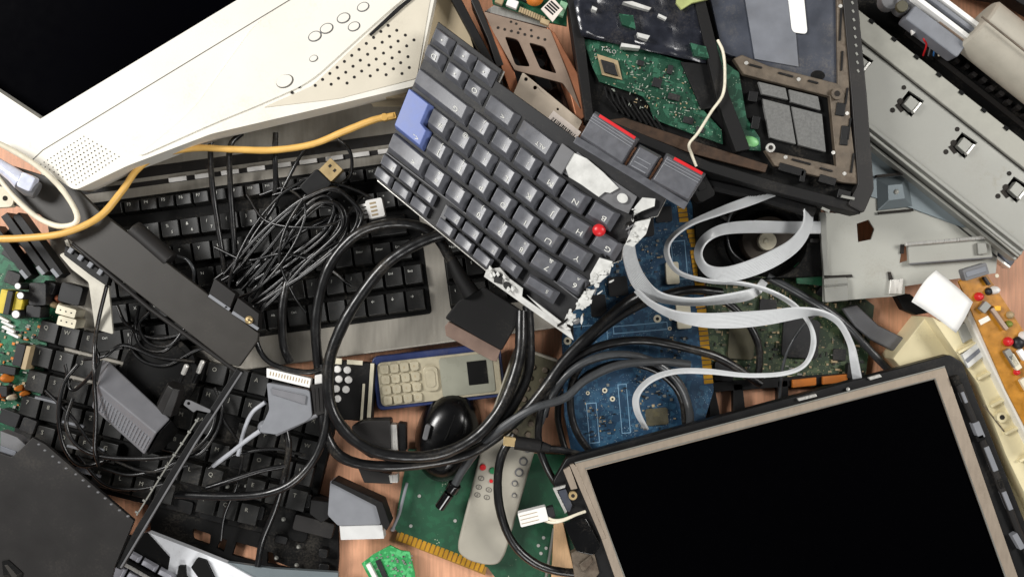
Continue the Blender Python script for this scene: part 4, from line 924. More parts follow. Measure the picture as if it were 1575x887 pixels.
for k in range(330):
    c = R.choice(((985, 345, 60, 50), (960, 400, 60, 40), (1010, 640, 46, 34), (1045, 535, 24, 20), (920, 650, 30, 40), (985, 600, 60, 30), (950, 450, 60, 40)))
    x, y = R.gauss(c[0], c[2] * .5), R.gauss(c[1], c[3] * .5)
    if x < 880 or x > 1062 or y > 690 or y < 290: continue
    w, h = R.choice(((3.4, 1.4), (1.6, 3), (2, 2), (5, 2), (4, 4), (1.2, 1.2))); mb.prism(F, rot([(-w / 2, -h / 2), (w / 2, -h / 2), (w / 2, h / 2), (-w / 2, h / 2)], x, y, -5), 0, R.uniform(.5, 3), R.choice((0, 0, 1, 2, 2)))
part(mb, 'small_components', [m_zinc, m_tan, m_chip], bb, bev=0, kind='stuff')
F = PF(14)
ob = thing('drive_board', 'dim olive circuit board under the grey ribbon loops', 'circuit board', 1200, 510, 0)
mb = MB(); mb.prism(F, [(1086, 425), (1250, 400), (1345, 470), (1330, 592), (1088, 600)], -5, 0); part(mb, 'board', m_polive, ob, bev=.4)
for x, y, w, h, a, hh in ((1230, 520, 56, 60, 4, 7), (1140, 520, 40, 64, 4, 5), (1290, 545, 20, 18, 4, 5), (1180, 470, 26, 20, 4, 6), (1112, 570, 30, 30, 4, 8), (1306, 570, 14, 22, 4, 14), (1270, 452, 30, 16, 30, 8)):
    mb = MB(); mb.prism(F, *bx(x, y, w, h, a, 0, hh)); part(mb, 'chip', m_chip if w != 40 else m_olive, ob)
mb = MB()
for k in range(320):
    x, y = R.uniform(1094, 1330), R.uniform(430, 590)
    w, h = R.choice(((5, 2), (2, 5), (3, 3), (1.6, 1.6), (7, 3), (1.5, 7))); mb.prism(F, rot([(-w / 2, -h / 2), (w / 2, -h / 2), (w / 2, h / 2), (-w / 2, h / 2)], x, y, 4), 0, R.uniform(.5, 4), R.choice((0, 1, 1, 2, 3)))
part(mb, 'small_components', [m_zinc, m_tan, m_chip, m_olive], ob, bev=0, kind='stuff')
for x0, x1, y in ((1216, 1252, 583), (1262, 1300, 578)):
    mb = MB(); mb.prism(F, [(x0, y), (x1, y - 4), (x1, y + 8), (x0, y + 12)], -2, 12); part(mb, 'connector', m_orange, ob)
mb = MB(); mb.prism(PF(20), [(1080, 588), (1330, 572), (1332, 586), (1082, 604)], -16, 0); mb.prism(PF(20), [(1128, 590), (1142, 590), (1150, 660), (1128, 660)], -16, 0); mb.prism(PF(20), [(1090, 600), (1100, 598), (1112, 660), (1092, 664)], -16, 0); mb.prism(PF(20), [(1196, 585), (1212, 584), (1214, 640), (1196, 640)], -16, 0)
solo(mb, 'slotted_grille', m_black, 'black slotted frame between the olive board and the display panel', 'frame', bev=1)
# green board piece and drive hub under ribbons
mb = MB(); mb.prism(PF(40), [(1222, 410), (1262, 372), (1275, 440), (1226, 436)], -4, 0); mb.cyl(PF(40), 1251, 404, 4, 0, 3, 12, 1); mb.cyl(PF(40), 1260, 398, 3, 0, 3, 12, 1)
solo(mb, 'board_corner', [m_pgreen2, m_white], 'small green board corner beside the grey steel sheet', 'circuit board', bev=.4)
od = thing('disc_drive', 'black disc drive with a round spindle under the ribbon loops', 'disc drive', 1180, 360, 0)
mb = MB(); mb.prism(PF(44), [(1064, 290), (1262, 285), (1266, 425), (1075, 435)], -40, 0, holes=[circ(1178, 370, 64, 40, 58)]); part(mb, 'housing', m_void, od, bev=1.5)
mb = MB(); mb.cyl(PF(10), 1178, 370, 63, -8, 4, 40, rv=57); mb.cyl(PF(10), 1178, 370, 44, 4, 16, 36, 1, r2=40, rv=40); part(mb, 'platter', [m_void, M('dull_brown_platter', (66, 58, 50), .45, metal=.3)], od, bev=1)
for k in range(11):
    a = -2.6 + k * .26; mb = MB(); mb.prism(PF(46), rot(rrect(-3, -7, 3, 7, 2), 1178 + 74 * math.cos(a), 370 + 66 * math.sin(a), math.degrees(a) + 90), -2, 3); part(mb, 'rim_clip', m_dark2, od, bev=.6)
mb = MB(); mb.cyl(PF(26), 1178, 371, 14, 0, 10, 24); mb.cyl(PF(36), 1178, 371, 4, 0, 2, 12); part(mb, 'spindle', m_conn, od, bev=1.5)
# ------------------------------------------------------------------ grey sheet steel right of centre
F = PF(54)
gs = thing('steel_sheet', 'bent grey steel sheet with a rectangular lug and a square punched tab', 'steel sheet', 1400, 330, 0)
mb = MB(); mb.prism(F, [(1262, 326), (1316, 330), (1345, 160), (1390, 190), (1540, 330), (1532, 420), (1392, 440), (1392, 452), (1372, 456), (1266, 464), (1266, 428)], -4, 0, holes=[[(1318, 344), (1336, 338), (1345, 352), (1340, 368), (1320, 372)], [(1388, 378), (1398, 376), (1398, 400), (1384, 404)]])
part(mb, 'sheet', m_plate, gs, bev=.6)
mb = MB(); mb.prism(PF(55), [(1340, 164), (1344, 158), (1392, 190), (1545, 335), (1480, 350), (1400, 320), (1330, 300)], -2, 1.5); part(mb, 'upper_panel', m_plated, gs, 'bluer upper panel of the sheet', bev=.6)
mb = MB(); mb.prism(PF(57), [(1362, 286), (1384, 284), (1388, 306), (1363, 309)], -1, 9, scale=2.2); mb.dome(PF(57), 1375, 296, 4, 4, 9, 3, 1, n=12, k=3); part(mb, 'punched_tab', [m_plated, m_plate], gs, bev=1)
mb = MB(); mb.prism(PF(57), [(1345, 274), (1345, 270), (1397, 265), (1397, 269)], 0, 9.5); mb.prism(PF(57), [(1349, 326), (1404, 321), (1405, 325), (1350, 330)], 0, 1); mb.prism(PF(57), [(1268, 424), (1310, 422), (1312, 426), (1270, 429)], -3, .2); mb.prism(PF(57), [(1386, 376), (1391, 376), (1390, 390), (1385, 390)], -3, .3); mb.prism(PF(57), [(1366, 418), (1370, 418), (1374, 430), (1368, 431)], -3, .3); each(mb, 'slit', m_dot, gs, bev=0)
mb = MB(); mb.prism(PF(58), [(1394, 376), (1520, 366), (1524, 396), (1396, 406)], -2, 6); mb.sweep([W(1392, 376, 66), W(1520, 365, 66)], 3, 1); mb.sweep([W(1398, 406, 63), W(1526, 396, 63)], 1.6, 2); part(mb, 'lug', [m_plate, m_metal, m_grey], gs, bev=1)
mb = MB(); mb.prism(PF(64), [(1500, 374), (1514, 373), (1516, 390), (1502, 392)], -2, 6); part(mb, 'catch', m_zinc, gs, bev=.8)
mb = MB(); mb.prism(PF(58), [(1259, 326), (1270, 328), (1274, 424), (1266, 424)], -4, 3); part(mb, 'folded_rim', m_zinc, gs, bev=1)
mb = MB(); mb.prism(PF(60), soft([(1266, 428), (1302, 426), (1305, 462), (1268, 465)], 3), -6, 4); mb.sweep([W(1268, 440, 64), W(1304, 437, 64)], 1.6); part(mb, 'curled_lip', m_zinc, gs, bev=2)
mb = MB(); mb.prism(PF(56), [(1368, 430), (1388, 428), (1386, 452), (1366, 452)], -2, 4); part(mb, 'bright_tab', m_metal, gs, bev=1)
# flat grey cable running under it
mb = MB(); mb.prism(PF(34), [(1296, 474), (1318, 468), (1352, 500), (1392, 520), (1378, 542), (1340, 522), (1316, 502)], -12, 0); solo(mb, 'flat_cable', m_grey, 'flat grey cable end resting on bare table below the steel sheet', 'cable', bev=3)
mb = MB(); mb.tube([(1180, 425, 30), (1230, 452, 34), (1290, 490, 34), (1330, 530, 28), (1368, 570, 24)], 6); solo(mb, 'grey_wire', m_cableg, 'dark grey cord crossing the orange tabletop toward the display corner', 'cable', bev=0, ang=80)
mb = MB(); mb.prism(PF(30), [(1376, 450), (1400, 452), (1436, 480), (1410, 484), (1390, 476)], -20, 0); solo(mb, 'rubber_pad', m_void, 'black pad partly hidden under the white paper scrap', 'pad', bev=2)
# ------------------------------------------------------------------ chassis rail, upper right
F = PF(84)
ch = thing('chassis_rail', 'long grey metal chassis rail with punched square tabs, upper right', 'chassis', 1450, 170, 0)
A0, A1 = Vector((1312, 8)), Vector((1600, 236))
def band(o0, o1, z, w0, w1, m=0, mb=None, x0=-60, x1=440):
    d = (A1 - A0).normalized(); q = Vector((-d.y, d.x))
    mb.prism(PF(z), [tuple(A0 + d * x0 + q * o0), tuple(A0 + d * x1 + q * o0), tuple(A0 + d * x1 + q * o1), tuple(A0 + d * x0 + q * o1)], w0, w1, m)
d_ = (A1 - A0).normalized(); q_ = Vector((-d_.y, d_.x))
def at(u, v): w_ = A0 + d_ * u + q_ * v; return (w_.x, w_.y)
hs = []
for px, py in ((1322, 96), (1400, 158), (1482, 222), (1562, 290)):
    r = Vector((px, py)) - A0; hs.append((r.dot(d_), r.dot(q_)))
mb = MB(); mb.prism(F, [at(-60, 36), at(440, 36), at(440, 146), at(-60, 132)], -5, 0, holes=[[at(u - 13, v - 13), at(u + 15, v - 15), at(u + 15, v + 16), at(u - 13, v + 14)] for u, v in hs])
part(mb, 'web', m_zinc, ch, bev=.6)
mb = MB(); band(30, 150, 50, -6, 0, 0, mb); part(mb, 'dark_backing', m_void, ch, bev=0)  # added black sheet, makes the square holes in the web look dark
mb = MB(); band(2, 35, 86, -30, 4, 0, mb); part(mb, 'upper_flange', M('grey_flange_steel', (150, 149, 140), .5, metal=.3), ch, bev=1.4)
mb = MB(); band(35, 37.5, 84, -4, .8, 0, mb); part(mb, 'fold_line', m_dot, ch, bev=0)
mb = MB(); band(128, 134, 86, -20, 4, 0, mb); band(138, 143, 82, -20, 4, 0, mb); band(148, 153, 76, -20, 0, 0, mb); part(mb, 'lower_flange', m_zinc, ch, bev=1.2)
mb = MB(); band(154, 164, 50, -20, 0, 0, mb, 120, 440); part(mb, 'blue_strip', m_bluegrey, ch, bev=1)
mb = MB(); band(164, 168, 54, -20, 0, 0, mb, 140, 440); part(mb, 'bright_edge', m_metal, ch, bev=.8)
for u, v in hs:
    mb = MB(); mb.prism(PF(88), [at(u - 7, v - 8), at(u + 10, v - 8), at(u + 10, v + 10), at(u - 7, v + 9)], -8, 3); mb.prism(PF(88), [at(u + 10, v - 8), at(u + 14, v - 9), at(u + 14, v + 11), at(u + 10, v + 10)], -3, 5, 1); part(mb, 'tab', [m_zinc, m_metal], ch, bev=.6)
    mb = MB(); mb.cyl(PF(84), *at(u - 22, v - 12), 3.6, 0, .6, 12); mb.cyl(PF(84), *at(u - 14, v + 26), 4, 0, .6, 12); mb.cyl(PF(84), *at(u - 13, v + 8), 5, 0, .7, 12); mb.prism(PF(84), [at(u - 14, v + 12), at(u, v + 16), at(u - 2, v + 21), at(u - 16, v + 18)], 0, .7); each(mb, 'punched_hole', m_dot, ch, bev=0)
mb = MB()
for k in range(12): u = -10 + k * 44; mb.prism(PF(90), [at(u, 0), at(u + 8, 0), at(u + 8, 5), at(u, 5)], -8, 2)
each(mb, 'notch', m_void, ch, bev=.4)
# dark carriage bay above the rail
cy = thing('carriage_bay', 'dark mechanism bay with a serrated belt above the chassis rail', 'mechanism', 1500, 80, 0)
mb = MB(); band(-95, 1, 36, -34, 0, 0, mb); part(mb, 'floor_pan', m_void, cy, bev=1)
mb = MB()
for k in range(14): mb.prism(PF(48), rot([(-4, -3), (4, -3), (4, 3), (-4, 3)], *at(110 + k * 17, -31 - (k % 2) * 3), 38), -10, 4)
part(mb, 'belt_teeth', m_dark2, cy, bev=.6)
mb = MB(); band(-22, -14, 42, -8, 0, 0, mb, 90, 440); part(mb, 'belt', m_dark2, cy, bev=.6)
mb = MB(); mb.sweep([W(*at(120, -62), 84), W(*at(440, -66), 84)], 5); part(mb, 'guide_rod', m_copper, cy, bev=0)
mb = MB(); mb.sweep([W(*at(170, -52), 74), W(*at(440, -56), 74)], 7); part(mb, 'drive_shaft', m_metal, cy, bev=0)
hd = thing('head_carriage', 'pale slatted head carriage block in the dark bay', 'carriage', 1450, 35, 60)
HD = RF(1408, 8, 94, 37)
mb = MB(); mb.prism(HD, rrect(0, 0, 100, 26, 4), -30, 0); part(mb, 'block', m_greyfilm, hd, bev=2)
for v, m_ in ((-9, m_paper), (-32, m_paper), (-21, m_greyfilm)):
    mb = MB(); mb.prism(HD, rrect(-10, v - 3.4, 100, v + 3.4, 2), -24, 4); part(mb, 'slat', m_, hd, bev=1)
mb = MB(); mb.prism(PF(78), [(1402, 45), (1408, 38), (1418, 42), (1412, 48), (1404, 54)], -6, 0); part(mb, 'white_plug', m_white, hd, bev=.8)
for k, m_ in enumerate((m_wwire, M('blue_wire', (52, 110, 170), .4), m_grey, m_red)):
    mb = MB(); mb.tube([(1416 + k * 2, 40 + k, 78), (1430 - k * 3, 48 + k * 4, 78), (1443 - k * 6, 66 + k, 70), (1444 - k * 8, 86, 52)], 1.4); part(mb, 'lead', m_, hd, bev=0)
mb = MB(); mb.cyl(PF(56), 1385, 12, 16, 0, 26, 20); mb.cyl(PF(82), 1385, 12, 9, 0, 8, 16, 1); mb.cyl(PF(56), 1362, 6, 14, 0, 20, 18); mb.dome(PF(56), 1400, 24, 10, 10, 0, 24, 1); solo(mb, 'gear_cluster', [m_grey, m_olive], 'dull gear cluster at the top beside the slatted head carriage', 'gears', bev=1)
wh = thing('feed_roller', 'broad beige feed roller at the top right corner', 'roller', 1550, 60, 60)
mb = MB(); a, b = W(1500, 38, 84), W(1640, 150, 84); mb.sweep([a, a.lerp(b, .02), b], [38, 42, 42], n=28); part(mb, 'roller', M('grey_beige_rubber', (176, 170, 156), .6, var=.06), wh, bev=0)
mb = MB(); mb.sweep([W(1510, 26, 130), W(1600, 98, 130)], 1.4); part(mb, 'seam', m_brownm, wh, bev=0)
mb = MB(); mb.prism(PF(66), [(1400, -60), (1660, -60), (1660, 60), (1560, 0), (1500, -10), (1450, -30)], -30, 0); solo(mb, 'mechanism_cover', m_blackm, 'black mechanism cover along the top edge beside the feed roller', 'cover', bev=1.5)
# ------------------------------------------------------------------ cream printer part, amber board, paper
F = PF(60)
pp = thing('printer_tray', 'cream plastic printer tray with a pale side wall at the right edge', 'printer part', 1500, 640, 0)
mb = MB(); mb.prism(F, [(1376, 552), (1428, 486), (1446, 500), (1500, 640), (1590, 800), (1640, 960), (1480, 960), (1420, 600)], -60, -6); part(mb, 'base_plate', m_cream, pp, bev=1.5)
mb = MB(); mb.prism(PF(84), soft([(1432, 486), (1448, 496), (1500, 478), (1520, 500), (1560, 590), (1620, 720), (1620, 850), (1548, 700), (1505, 590), (1480, 556)], 5), -50, 0); part(mb, 'inner_deck', m_cream, pp, bev=2.5)
mb = MB(); mb.prism(PF(104), [(1494, 470), (1506, 480), (1540, 560), (1620, 720), (1606, 726), (1528, 570), (1488, 488)], -60, 0); part(mb, 'side_wall', m_beige, pp, bev=3)
mb = MB(); mb.prism(PF(92), [(1480, 545), (1512, 520), (1522, 540), (1490, 566)], -8, 0); mb.prism(PF(92), [(1484, 553), (1516, 526), (1518, 532), (1488, 558)], 0, .8, 1); part(mb, 'latch', [m_whites, m_greyfilm], pp, bev=1.4)
mb = MB(); mb.prism(PF(88), [(1472, 500), (1500, 490), (1508, 512), (1482, 528)], -8, 0); part(mb, 'pocket', m_plate, pp, bev=1)
for x0, y0, x1, y1 in ((1470, 540, 1506, 520), (1500, 580, 1534, 562), (1520, 622, 1554, 604), (1542, 664, 1574, 648), (1564, 706, 1596, 690)):
    mb = MB(); mb.prism(PF(84), [(x0, y0), (x1, y1), (x1 + 2, y1 + 4), (x0 + 2, y0 + 4)], -2, 7); part(mb, 'stiffening_rib', m_cream, pp, bev=1)
mb = MB(); mb.cyl(PF(84), 1536, 640, 8, -1, 10, 18); mb.cyl(PF(84), 1536, 640, 4, 10, 10.5, 12, 1); part(mb, 'screw_post', [m_cream, m_dot], pp, bev=.8)
mb = MB(); mb.prism(PF(112), [(1503, 492), (1520, 484), (1526, 492), (1508, 502)], -10, 0); part(mb, 'hook', m_beige, pp, bev=1.5)
mb = MB(); mb.sweep([W(1430, 494, 62), W(1462, 536, 62)], 1.2); mb.sweep([W(1512, 622, 85), W(1548, 668, 85)], .9); each(mb, 'groove', m_brownm, pp, bev=0)
ab = thing('amber_board', 'amber circuit board with red and white components at the right edge', 'circuit board', 1540, 520, 60)
F = PF(112, gy=.02, cx=1500, cy=500)
mb = MB(); mb.prism(F, [(1474, 432), (1512, 412), (1600, 548), (1660, 640), (1600, 700), (1548, 600)], -4, 0); part(mb, 'board', m_amber, ab, bev=.4)
mb = MB(); mb.prism(F, *bx(1494, 418, 38, 18, -17, 0, 14)); mb.prism(F, *bx(1494, 418, 32, 8, -17, 14, 15), 1); part(mb, 'socket', [m_grey, m_greyfilm], ab, bev=1.2)
for x, y, r, m_, hh in ((1505, 456, 7, m_red, 10), (1550, 525, 7.5, m_red, 10), (1528, 446, 6.5, m_white, 16), (1573, 516, 7, m_white, 16), (1553, 484, 6, m_tan, 8), (1551, 498, 5.5, M('olive_component', (120, 130, 50), .4), 9), (1563, 572, 5, m_red, 8), (1520, 448, 6, m_chip, 8), (1566, 527, 10, m_chip, 8)):
    mb = MB(); mb.dome(F, x, y, r, r, 0, hh, n=16); part(mb, 'component', m_, ab, bev=0)
for x, y, w, h, a, m_ in ((1512, 472, 12, 16, 40, m_zinc), (1534, 490, 6, 40, -36, m_copper), (1553, 550, 10, 30, -32, m_zinc), (1570, 545, 8, 18, -32, m_paper), (1531, 474, 10, 8, 0, m_gold), (1558, 556, 10, 26, -32, m_conn), (1515, 432, 14, 4, 55, m_chip), (1574, 590, 10, 20, -30, m_conn)):
    mb = MB(); mb.prism(F, *bx(x, y, w, h, a, 0, 7)); part(mb, 'component', m_, ab, bev=.8)
mb = MB(); mb.cyl(F, 1533, 424, 3, 0, 1, 10); part(mb, 'solder_point', m_conn, ab, bev=0)
mb = MB(); n = 8; vs = []; fs = []
C4 = [(1402, 464), (1440, 416), (1496, 464), (1470, 512)]
for j in range(n + 1):
    for i in range(n + 1):
        a, b = i / n, j / n; c = [sum(w_ * C4[k][t_] for k, w_ in enumerate(((1 - a) * (1 - b), a * (1 - b), a * b, (1 - a) * b))) for t_ in (0, 1)]
        vs.append(W(c[0] + 3 * math.sin(b * 3), c[1] - 6 * math.sin(a * 3.1) * (1 - b) + 3 * math.sin(a * 3) * b, 122 + 7 * math.sin(a * 2.6) + 4 * math.sin(b * 3 + a * 2)))
for j in range(n):
    for i in range(n): fs.append((j * (n + 1) + i, j * (n + 1) + i + 1, (j + 1) * (n + 1) + i + 1, (j + 1) * (n + 1) + i))
mb.add(vs, fs); pz = solo(mb, 'paper_scrap', m_paper, 'curled white paper scrap beside the amber board', 'paper', bev=0, ang=80); mod = pz.modifiers.new('thick', 'SOLIDIFY'); mod.thickness = .0006

# ------------------------------------------------------------------ display panel, lower right
ZD = 96
F = PF(ZD)
dp = thing('flat_display', 'bare black display panel in a dull metal rim at the lower right', 'display panel', 1220, 760, 20)
mb = MB(); mb.prism(F, soft([(850, 742), (872, 704), (1462, 545), (1482, 557), (1530, 680), (1660, 1010), (1000, 1180), (930, 912)], 5), -22, -3); part(mb, 'back_frame', m_black, dp, bev=2)
mb = MB(); mb.prism(F, [(884, 712), (1453, 564), (1574, 912), (1602, 984), (1014, 1140), (950, 900)], -8, 2, holes=[[(902, 722), (1437, 583), (1546, 888), (1580, 980), (1020, 1110), (962, 888)]]); part(mb, 'metal_rim', m_rim, dp, bev=1)
mb = MB(); mb.prism(F, [(900, 721), (1438, 582), (1548, 888), (1582, 982), (1018, 1112), (960, 888)], -7, -.8); part(mb, 'screen', m_scr, dp, 'flat black screen', bev=0)
mb = MB(); q = [(900, 720), (1438, 581.5), (1547, 888), (1580, 976)]; mb.sweep([W(962, 890, ZD + 2), *[W(x, y, ZD + 2) for x, y in q]], 1.0, n=6); mb.sweep([W(884, 711.5, ZD + 2), W(1453, 563.5, ZD + 2)], 1.2, n=6); part(mb, 'rim_highlight', m_zinc, dp, bev=0)  # thin bright strips added as a highlight along the rim
mb = MB(); mb.prism(F, [(876, 714), (882, 712), (887, 718), (932, 826), (925, 828), (894, 756)], -4, 3.2); mb.prism(F, [(866, 722), (876, 716), (884, 738), (888, 750), (878, 752)], -4, 4); part(mb, 'side_bracket', m_rim, dp, bev=.8)
mb = MB(); mb.prism(PF(ZD + 1), [(850, 750), (870, 745), (869, 749), (856, 753), (872, 786), (869, 789)], -4, 2); part(mb, 'foil_edge', m_metal, dp, bev=.4)
mb = MB(); mb.prism(PF(ZD - 2), [(858, 754), (870, 751), (880, 776), (876, 786), (870, 784)], -4, 3); part(mb, 'insulator', m_bluegrey, dp, bev=.6)
mb = MB(); mb.cyl(F, 881, 761, 6.6, -4, 4, 18, 0); mb.cyl(F, 881, 761, 3, 4, 4.4, 12, 1); part(mb, 'screw_bush', [m_brass, m_dot], dp, bev=.6)
mb = MB(); mb.prism(F, soft([(866, 802), (900, 794), (924, 838), (912, 852), (886, 846)], 5), -12, 6); part(mb, 'inverter_box', m_blackg, dp, bev=1.4)
mb = MB(); mb.prism(F, [(878, 850), (900, 838), (914, 850), (922, 880), (906, 900), (884, 890)], -14, 2); mb.prism(F, [(890, 866), (908, 852), (912, 862), (896, 878)], 2, 6); part(mb, 'corner_bracket', m_brownm, dp, bev=1)
mb = MB(); mb.sweep([W(1474, 590, ZD + 2), W(1528, 720, ZD + 2), W(1600, 900, ZD + 2)], 5); part(mb, 'lamp_cable', m_dark2, dp, bev=0)
mb = MB()
for x, y, w, h, a, m_ in ((1480, 610, 5, 18, -22, 0), (1502, 660, 11, 26, -22, 0), (1504, 672, 13, 9, -22, 1), (1521, 704, 8, 40, -22, 0), (1546, 768, 7, 30, -22, 0), (1563, 830, 9, 26, -30, 0), (1468, 584, 10, 14, -20, 1), (1536, 742, 8, 14, -22, 1)):
    mb.prism(F, rot([(-w / 2, -h / 2), (w / 2, -h / 2), (w / 2, h / 2), (-w / 2, h / 2)], x, y, a), -4, 8, m_)
each(mb, 'side_clip', [m_hood, m_void], dp, bev=1)
mb = MB(); mb.prism(F, [(1335, 580), (1352, 575), (1356, 579), (1338, 584)], -3, 2); mb.dome(F, 1304, 598, 3, 3, 1, 4, n=10, k=3); mb.prism(F, [(1226, 612), (1254, 605), (1256, 609), (1228, 616)], -3, 3); each(mb, 'bright_spot', m_metal, dp, bev=.3)
wp = thing('lamp_plug', 'small white two-wire plug hanging off the left side of the display panel', 'plug', 830, 790, 40)
mb = MB(); mb.prism(RF(822, 794, 104, -14), rrect(-24, -11, 20, 11, 2), -16, 0)
for v in (-6, 0, 6): mb.box(RF(822, 794, 104, -14), -22, v - .5, 6, v + .5, 0, .5, 1)
part(mb, 'housing', [m_white, m_tan], wp, bev=1.2)
mb = MB(); mb.prism(RF(848, 788, 102, -14), rrect(-6, -9, 5, 9, 2), -14, 0); part(mb, 'collar', m_chip, wp, bev=1)
for k, off in enumerate((0, 4)):
    mb = MB(); mb.tube([(838, 800 - off * 2, 98), (850, 803 - off, 104), (866, 800 - off * .4, 108), (886, 791, 106), (900, 786, 98)], 2.1); part(mb, 'lead', m_wwire, wp, bev=0)
mb = MB(); mb.prism(PF(24), [(852, 806), (866, 802), (884, 880), (880, 930), (846, 930)], -24, 0); solo(mb, 'wooden_block', M('pale_wood', (216, 176, 132), .6, aniso=(80, 6)), 'pale tan block beside the display panel bottom left', 'block', bev=1.5)
mb = MB(); mb.sweep([W(852, 812, 20), W(838, 900, 20)], 2.4); solo(mb, 'metal_rod', m_zinc, 'thin grey rod along the pale tan block', 'rod', bev=0)

# ------------------------------------------------------------------ ribbons
def ribbon(pts, name, label, th=2.2):
    Q = spline(pts, 8); vs = []; fs = []; N = 24
    for k, q in enumerate(Q):
        c = W(*q[:3]); e = W(q[0] + q[3], q[1] + q[4], q[2] + q[5]) - c
        a, b = Q[max(k - 1, 0)], Q[min(k + 1, len(Q) - 1)]; t_ = W(*b[:3]) - W(*a[:3]); nn = e.cross(t_)
        if nn.length < 1e-9: nn = Vector((0, 0, 1))
        nn.normalize()
        for i in range(N): f = -1 + 2 * i / (N - 1); vs.append(c + e * f + nn * (th * .5 + (.4 if i % 2 else -.5)) * S)
        for i in range(N): f = 1 - 2 * i / (N - 1); vs.append(c + e * f - nn * (th * .5 + (.4 if i % 2 else -.5)) * S)
    M2 = 2 * N
    for k in range(len(Q) - 1):
        for i in range(M2): fs.append((k * M2 + i, k * M2 + (i + 1) % M2, (k + 1) * M2 + (i + 1) % M2, (k + 1) * M2 + i))
    fs += [tuple(range(M2)), tuple((len(Q) - 1) * M2 + i for i in range(M2))]
    mb = MB(); mb.add(vs, fs); return solo(mb, name, m_ribbon, label, 'ribbon cable', 'pale grey ribbon cables', bev=0, ang=75)
ribbon([(966, 345, 190, 9, 2, 4), (966, 372, 180, 10, 0, -3), (970, 402, 165, 10, -5, -3), (984, 434, 140, 9, -9, 2), (1012, 456, 120, 5, -6, 10), (1060, 464, 112, 2, -5, 12), (1104, 461, 110, 0, -6, 11), (1144, 455, 106, -2, -7, 9), (1164, 447, 100, -3, -5, 8), (1176, 432, 94, -4, -3, 7)], 'ribbon_cable', 'grey ribbon falling from the broken end of the laptop keyboard')
ribbon([(978, 446, 128, 2, -2, 8), (1000, 466, 122, 2, -3, 9), (1036, 484, 120, 2, -6, 9), (1080, 492, 122, 2, -10, 6), (1130, 492, 124, 1, -12, 3), (1180, 488, 126, 1, -11, 4), (1228, 481, 126, 1, -8, 8), (1262, 481, 122, 3, -3, 11), (1290, 496, 114, 3, -2, 11), (1308, 528, 100, 4, 0, 9), (1314, 556, 92, 6, 1, 6), (1319, 584, 84, 7, 1, 4)], 'ribbon_cable', 'widest pale ribbon sweeping flat across the olive board')
ribbon([(1190, 295, 110, 3, 6, 3), (1150, 310, 112, 3, 6, 4), (1105, 326, 114, 3, 4, 7), (1060, 345, 114, 2, 2, 5), (1030, 370, 112, 3, 1, 6), (1027, 396, 110, 3, -1, 6), (1046, 420, 112, 1, -2, 6), (1090, 432, 114, 0, -2, 6), (1140, 436, 112, 0, -2, 6), (1184, 448, 108, 1, -2, 6), (1222, 470, 100, 2, -2, 6), (1246, 500, 94, 2, 0, 6), (1251, 530, 90, 3, 1, 5), (1238, 560, 88, 1, 2, 6), (1206, 574, 88, 0, 2, 6), (1150, 577, 90, 0, 2, 5), (1090, 571, 92, 0, 3, 5), (1040, 571, 94, 0, 3, 5), (1002, 583, 94, 2, 3, 5), (980, 606, 90, 4, 1, 5), (980, 632, 82, 4, 0, 5), (994, 660, 66, 3, 0, 5)], 'ribbon_cable', 'longest grey ribbon winding from the disc drive round onto the blue board')
ribbon([(1262, 350, 84, 0, 9, 2), (1210, 350, 92, 0, 9, 3), (1150, 349, 104, 0, 9, 3), (1108, 354, 112, 2, 7, 5), (1082, 370, 118, 5, 3, 9), (1074, 392, 120, 5, -1, 10), (1086, 414, 122, 2, -7, 8), (1112, 422, 124, 1, -11, 5), (1150, 414, 124, -2, -12, 4), (1190, 397, 122, -5, -11, 4), (1222, 376, 118, -7, -7, 5), (1240, 350, 112, -7, -2, 6), (1243, 325, 106, -6, 2, 6), (1236, 302, 100, -6, 3, 6)], 'ribbon_cable', 'broad ribbon looped round the disc drive spindle')
def cable(name, label, r, pts, mat=None, group=None, cat='cable', n=10): 
    mb = MB(); mb.tube(pts, r, n=n, k=9); return solo(mb, name, mat or m_cable, label, cat, group, bev=0, ang=80)
cable('thin_lead', 'thin grey lead arching down the dark olive board', 2.2, [(1262, 478, 70), (1236, 500, 70), (1216, 530, 66), (1205, 560, 60), (1200, 600, 50), (1198, 640, 40)], m_cableg)
cable('thin_lead', 'thin grey lead curling round the disc drive rim', 2.0, [(1160, 296, 70), (1130, 320, 64), (1118, 350, 62), (1124, 385, 62), (1146, 405, 62), (1160, 418, 60)], m_cableg)
# ------------------------------------------------------------------ long cables
cable('ochre_cable', 'ochre yellow cable sagging below the tube monitor', 5, [(-20, 368, 124), (40, 366, 126), (100, 358, 126), (152, 334, 118), (186, 296, 100), (212, 260, 92), (246, 238, 92), (300, 228, 92), (360, 230, 92), (420, 231, 92), (480, 222, 96), (530, 202, 100), (574, 185, 104), (606, 178, 106)], m_ywire)
mb = MB(); mb.cyl(RF(592, 181, 104, -12), 0, 0, 6, -4, 6, 16); mb.box(RF(600, 180, 104, -12), -8, -5, 10, 5, -4, 5); solo(mb, 'cable_tie', m_ywire, 'ochre cable tie at the end of the ochre yellow cable', 'cable tie', bev=1)
cable('white_wire', 'white cord bent into a long loop at the left edge', 4, [(-20, 212, 150), (20, 232, 146), (58, 256, 140), (90, 285, 132), (112, 316, 126), (119, 336, 124), (110, 346, 124), (86, 347, 124), (54, 332, 124), (22, 303, 124), (-4, 270, 124), (-30, 236, 124)], m_wwire)
cable('thick_cable', 'thick black cable looping from the large flat plug down through the centre', 7.5, [(694, 400, 96), (672, 366, 100), (640, 347, 102), (600, 344, 102), (556, 356, 100), (520, 388, 96), (498, 430, 92), (486, 490, 88), (488, 545, 84), (496, 600, 80)], group='thick black cables')
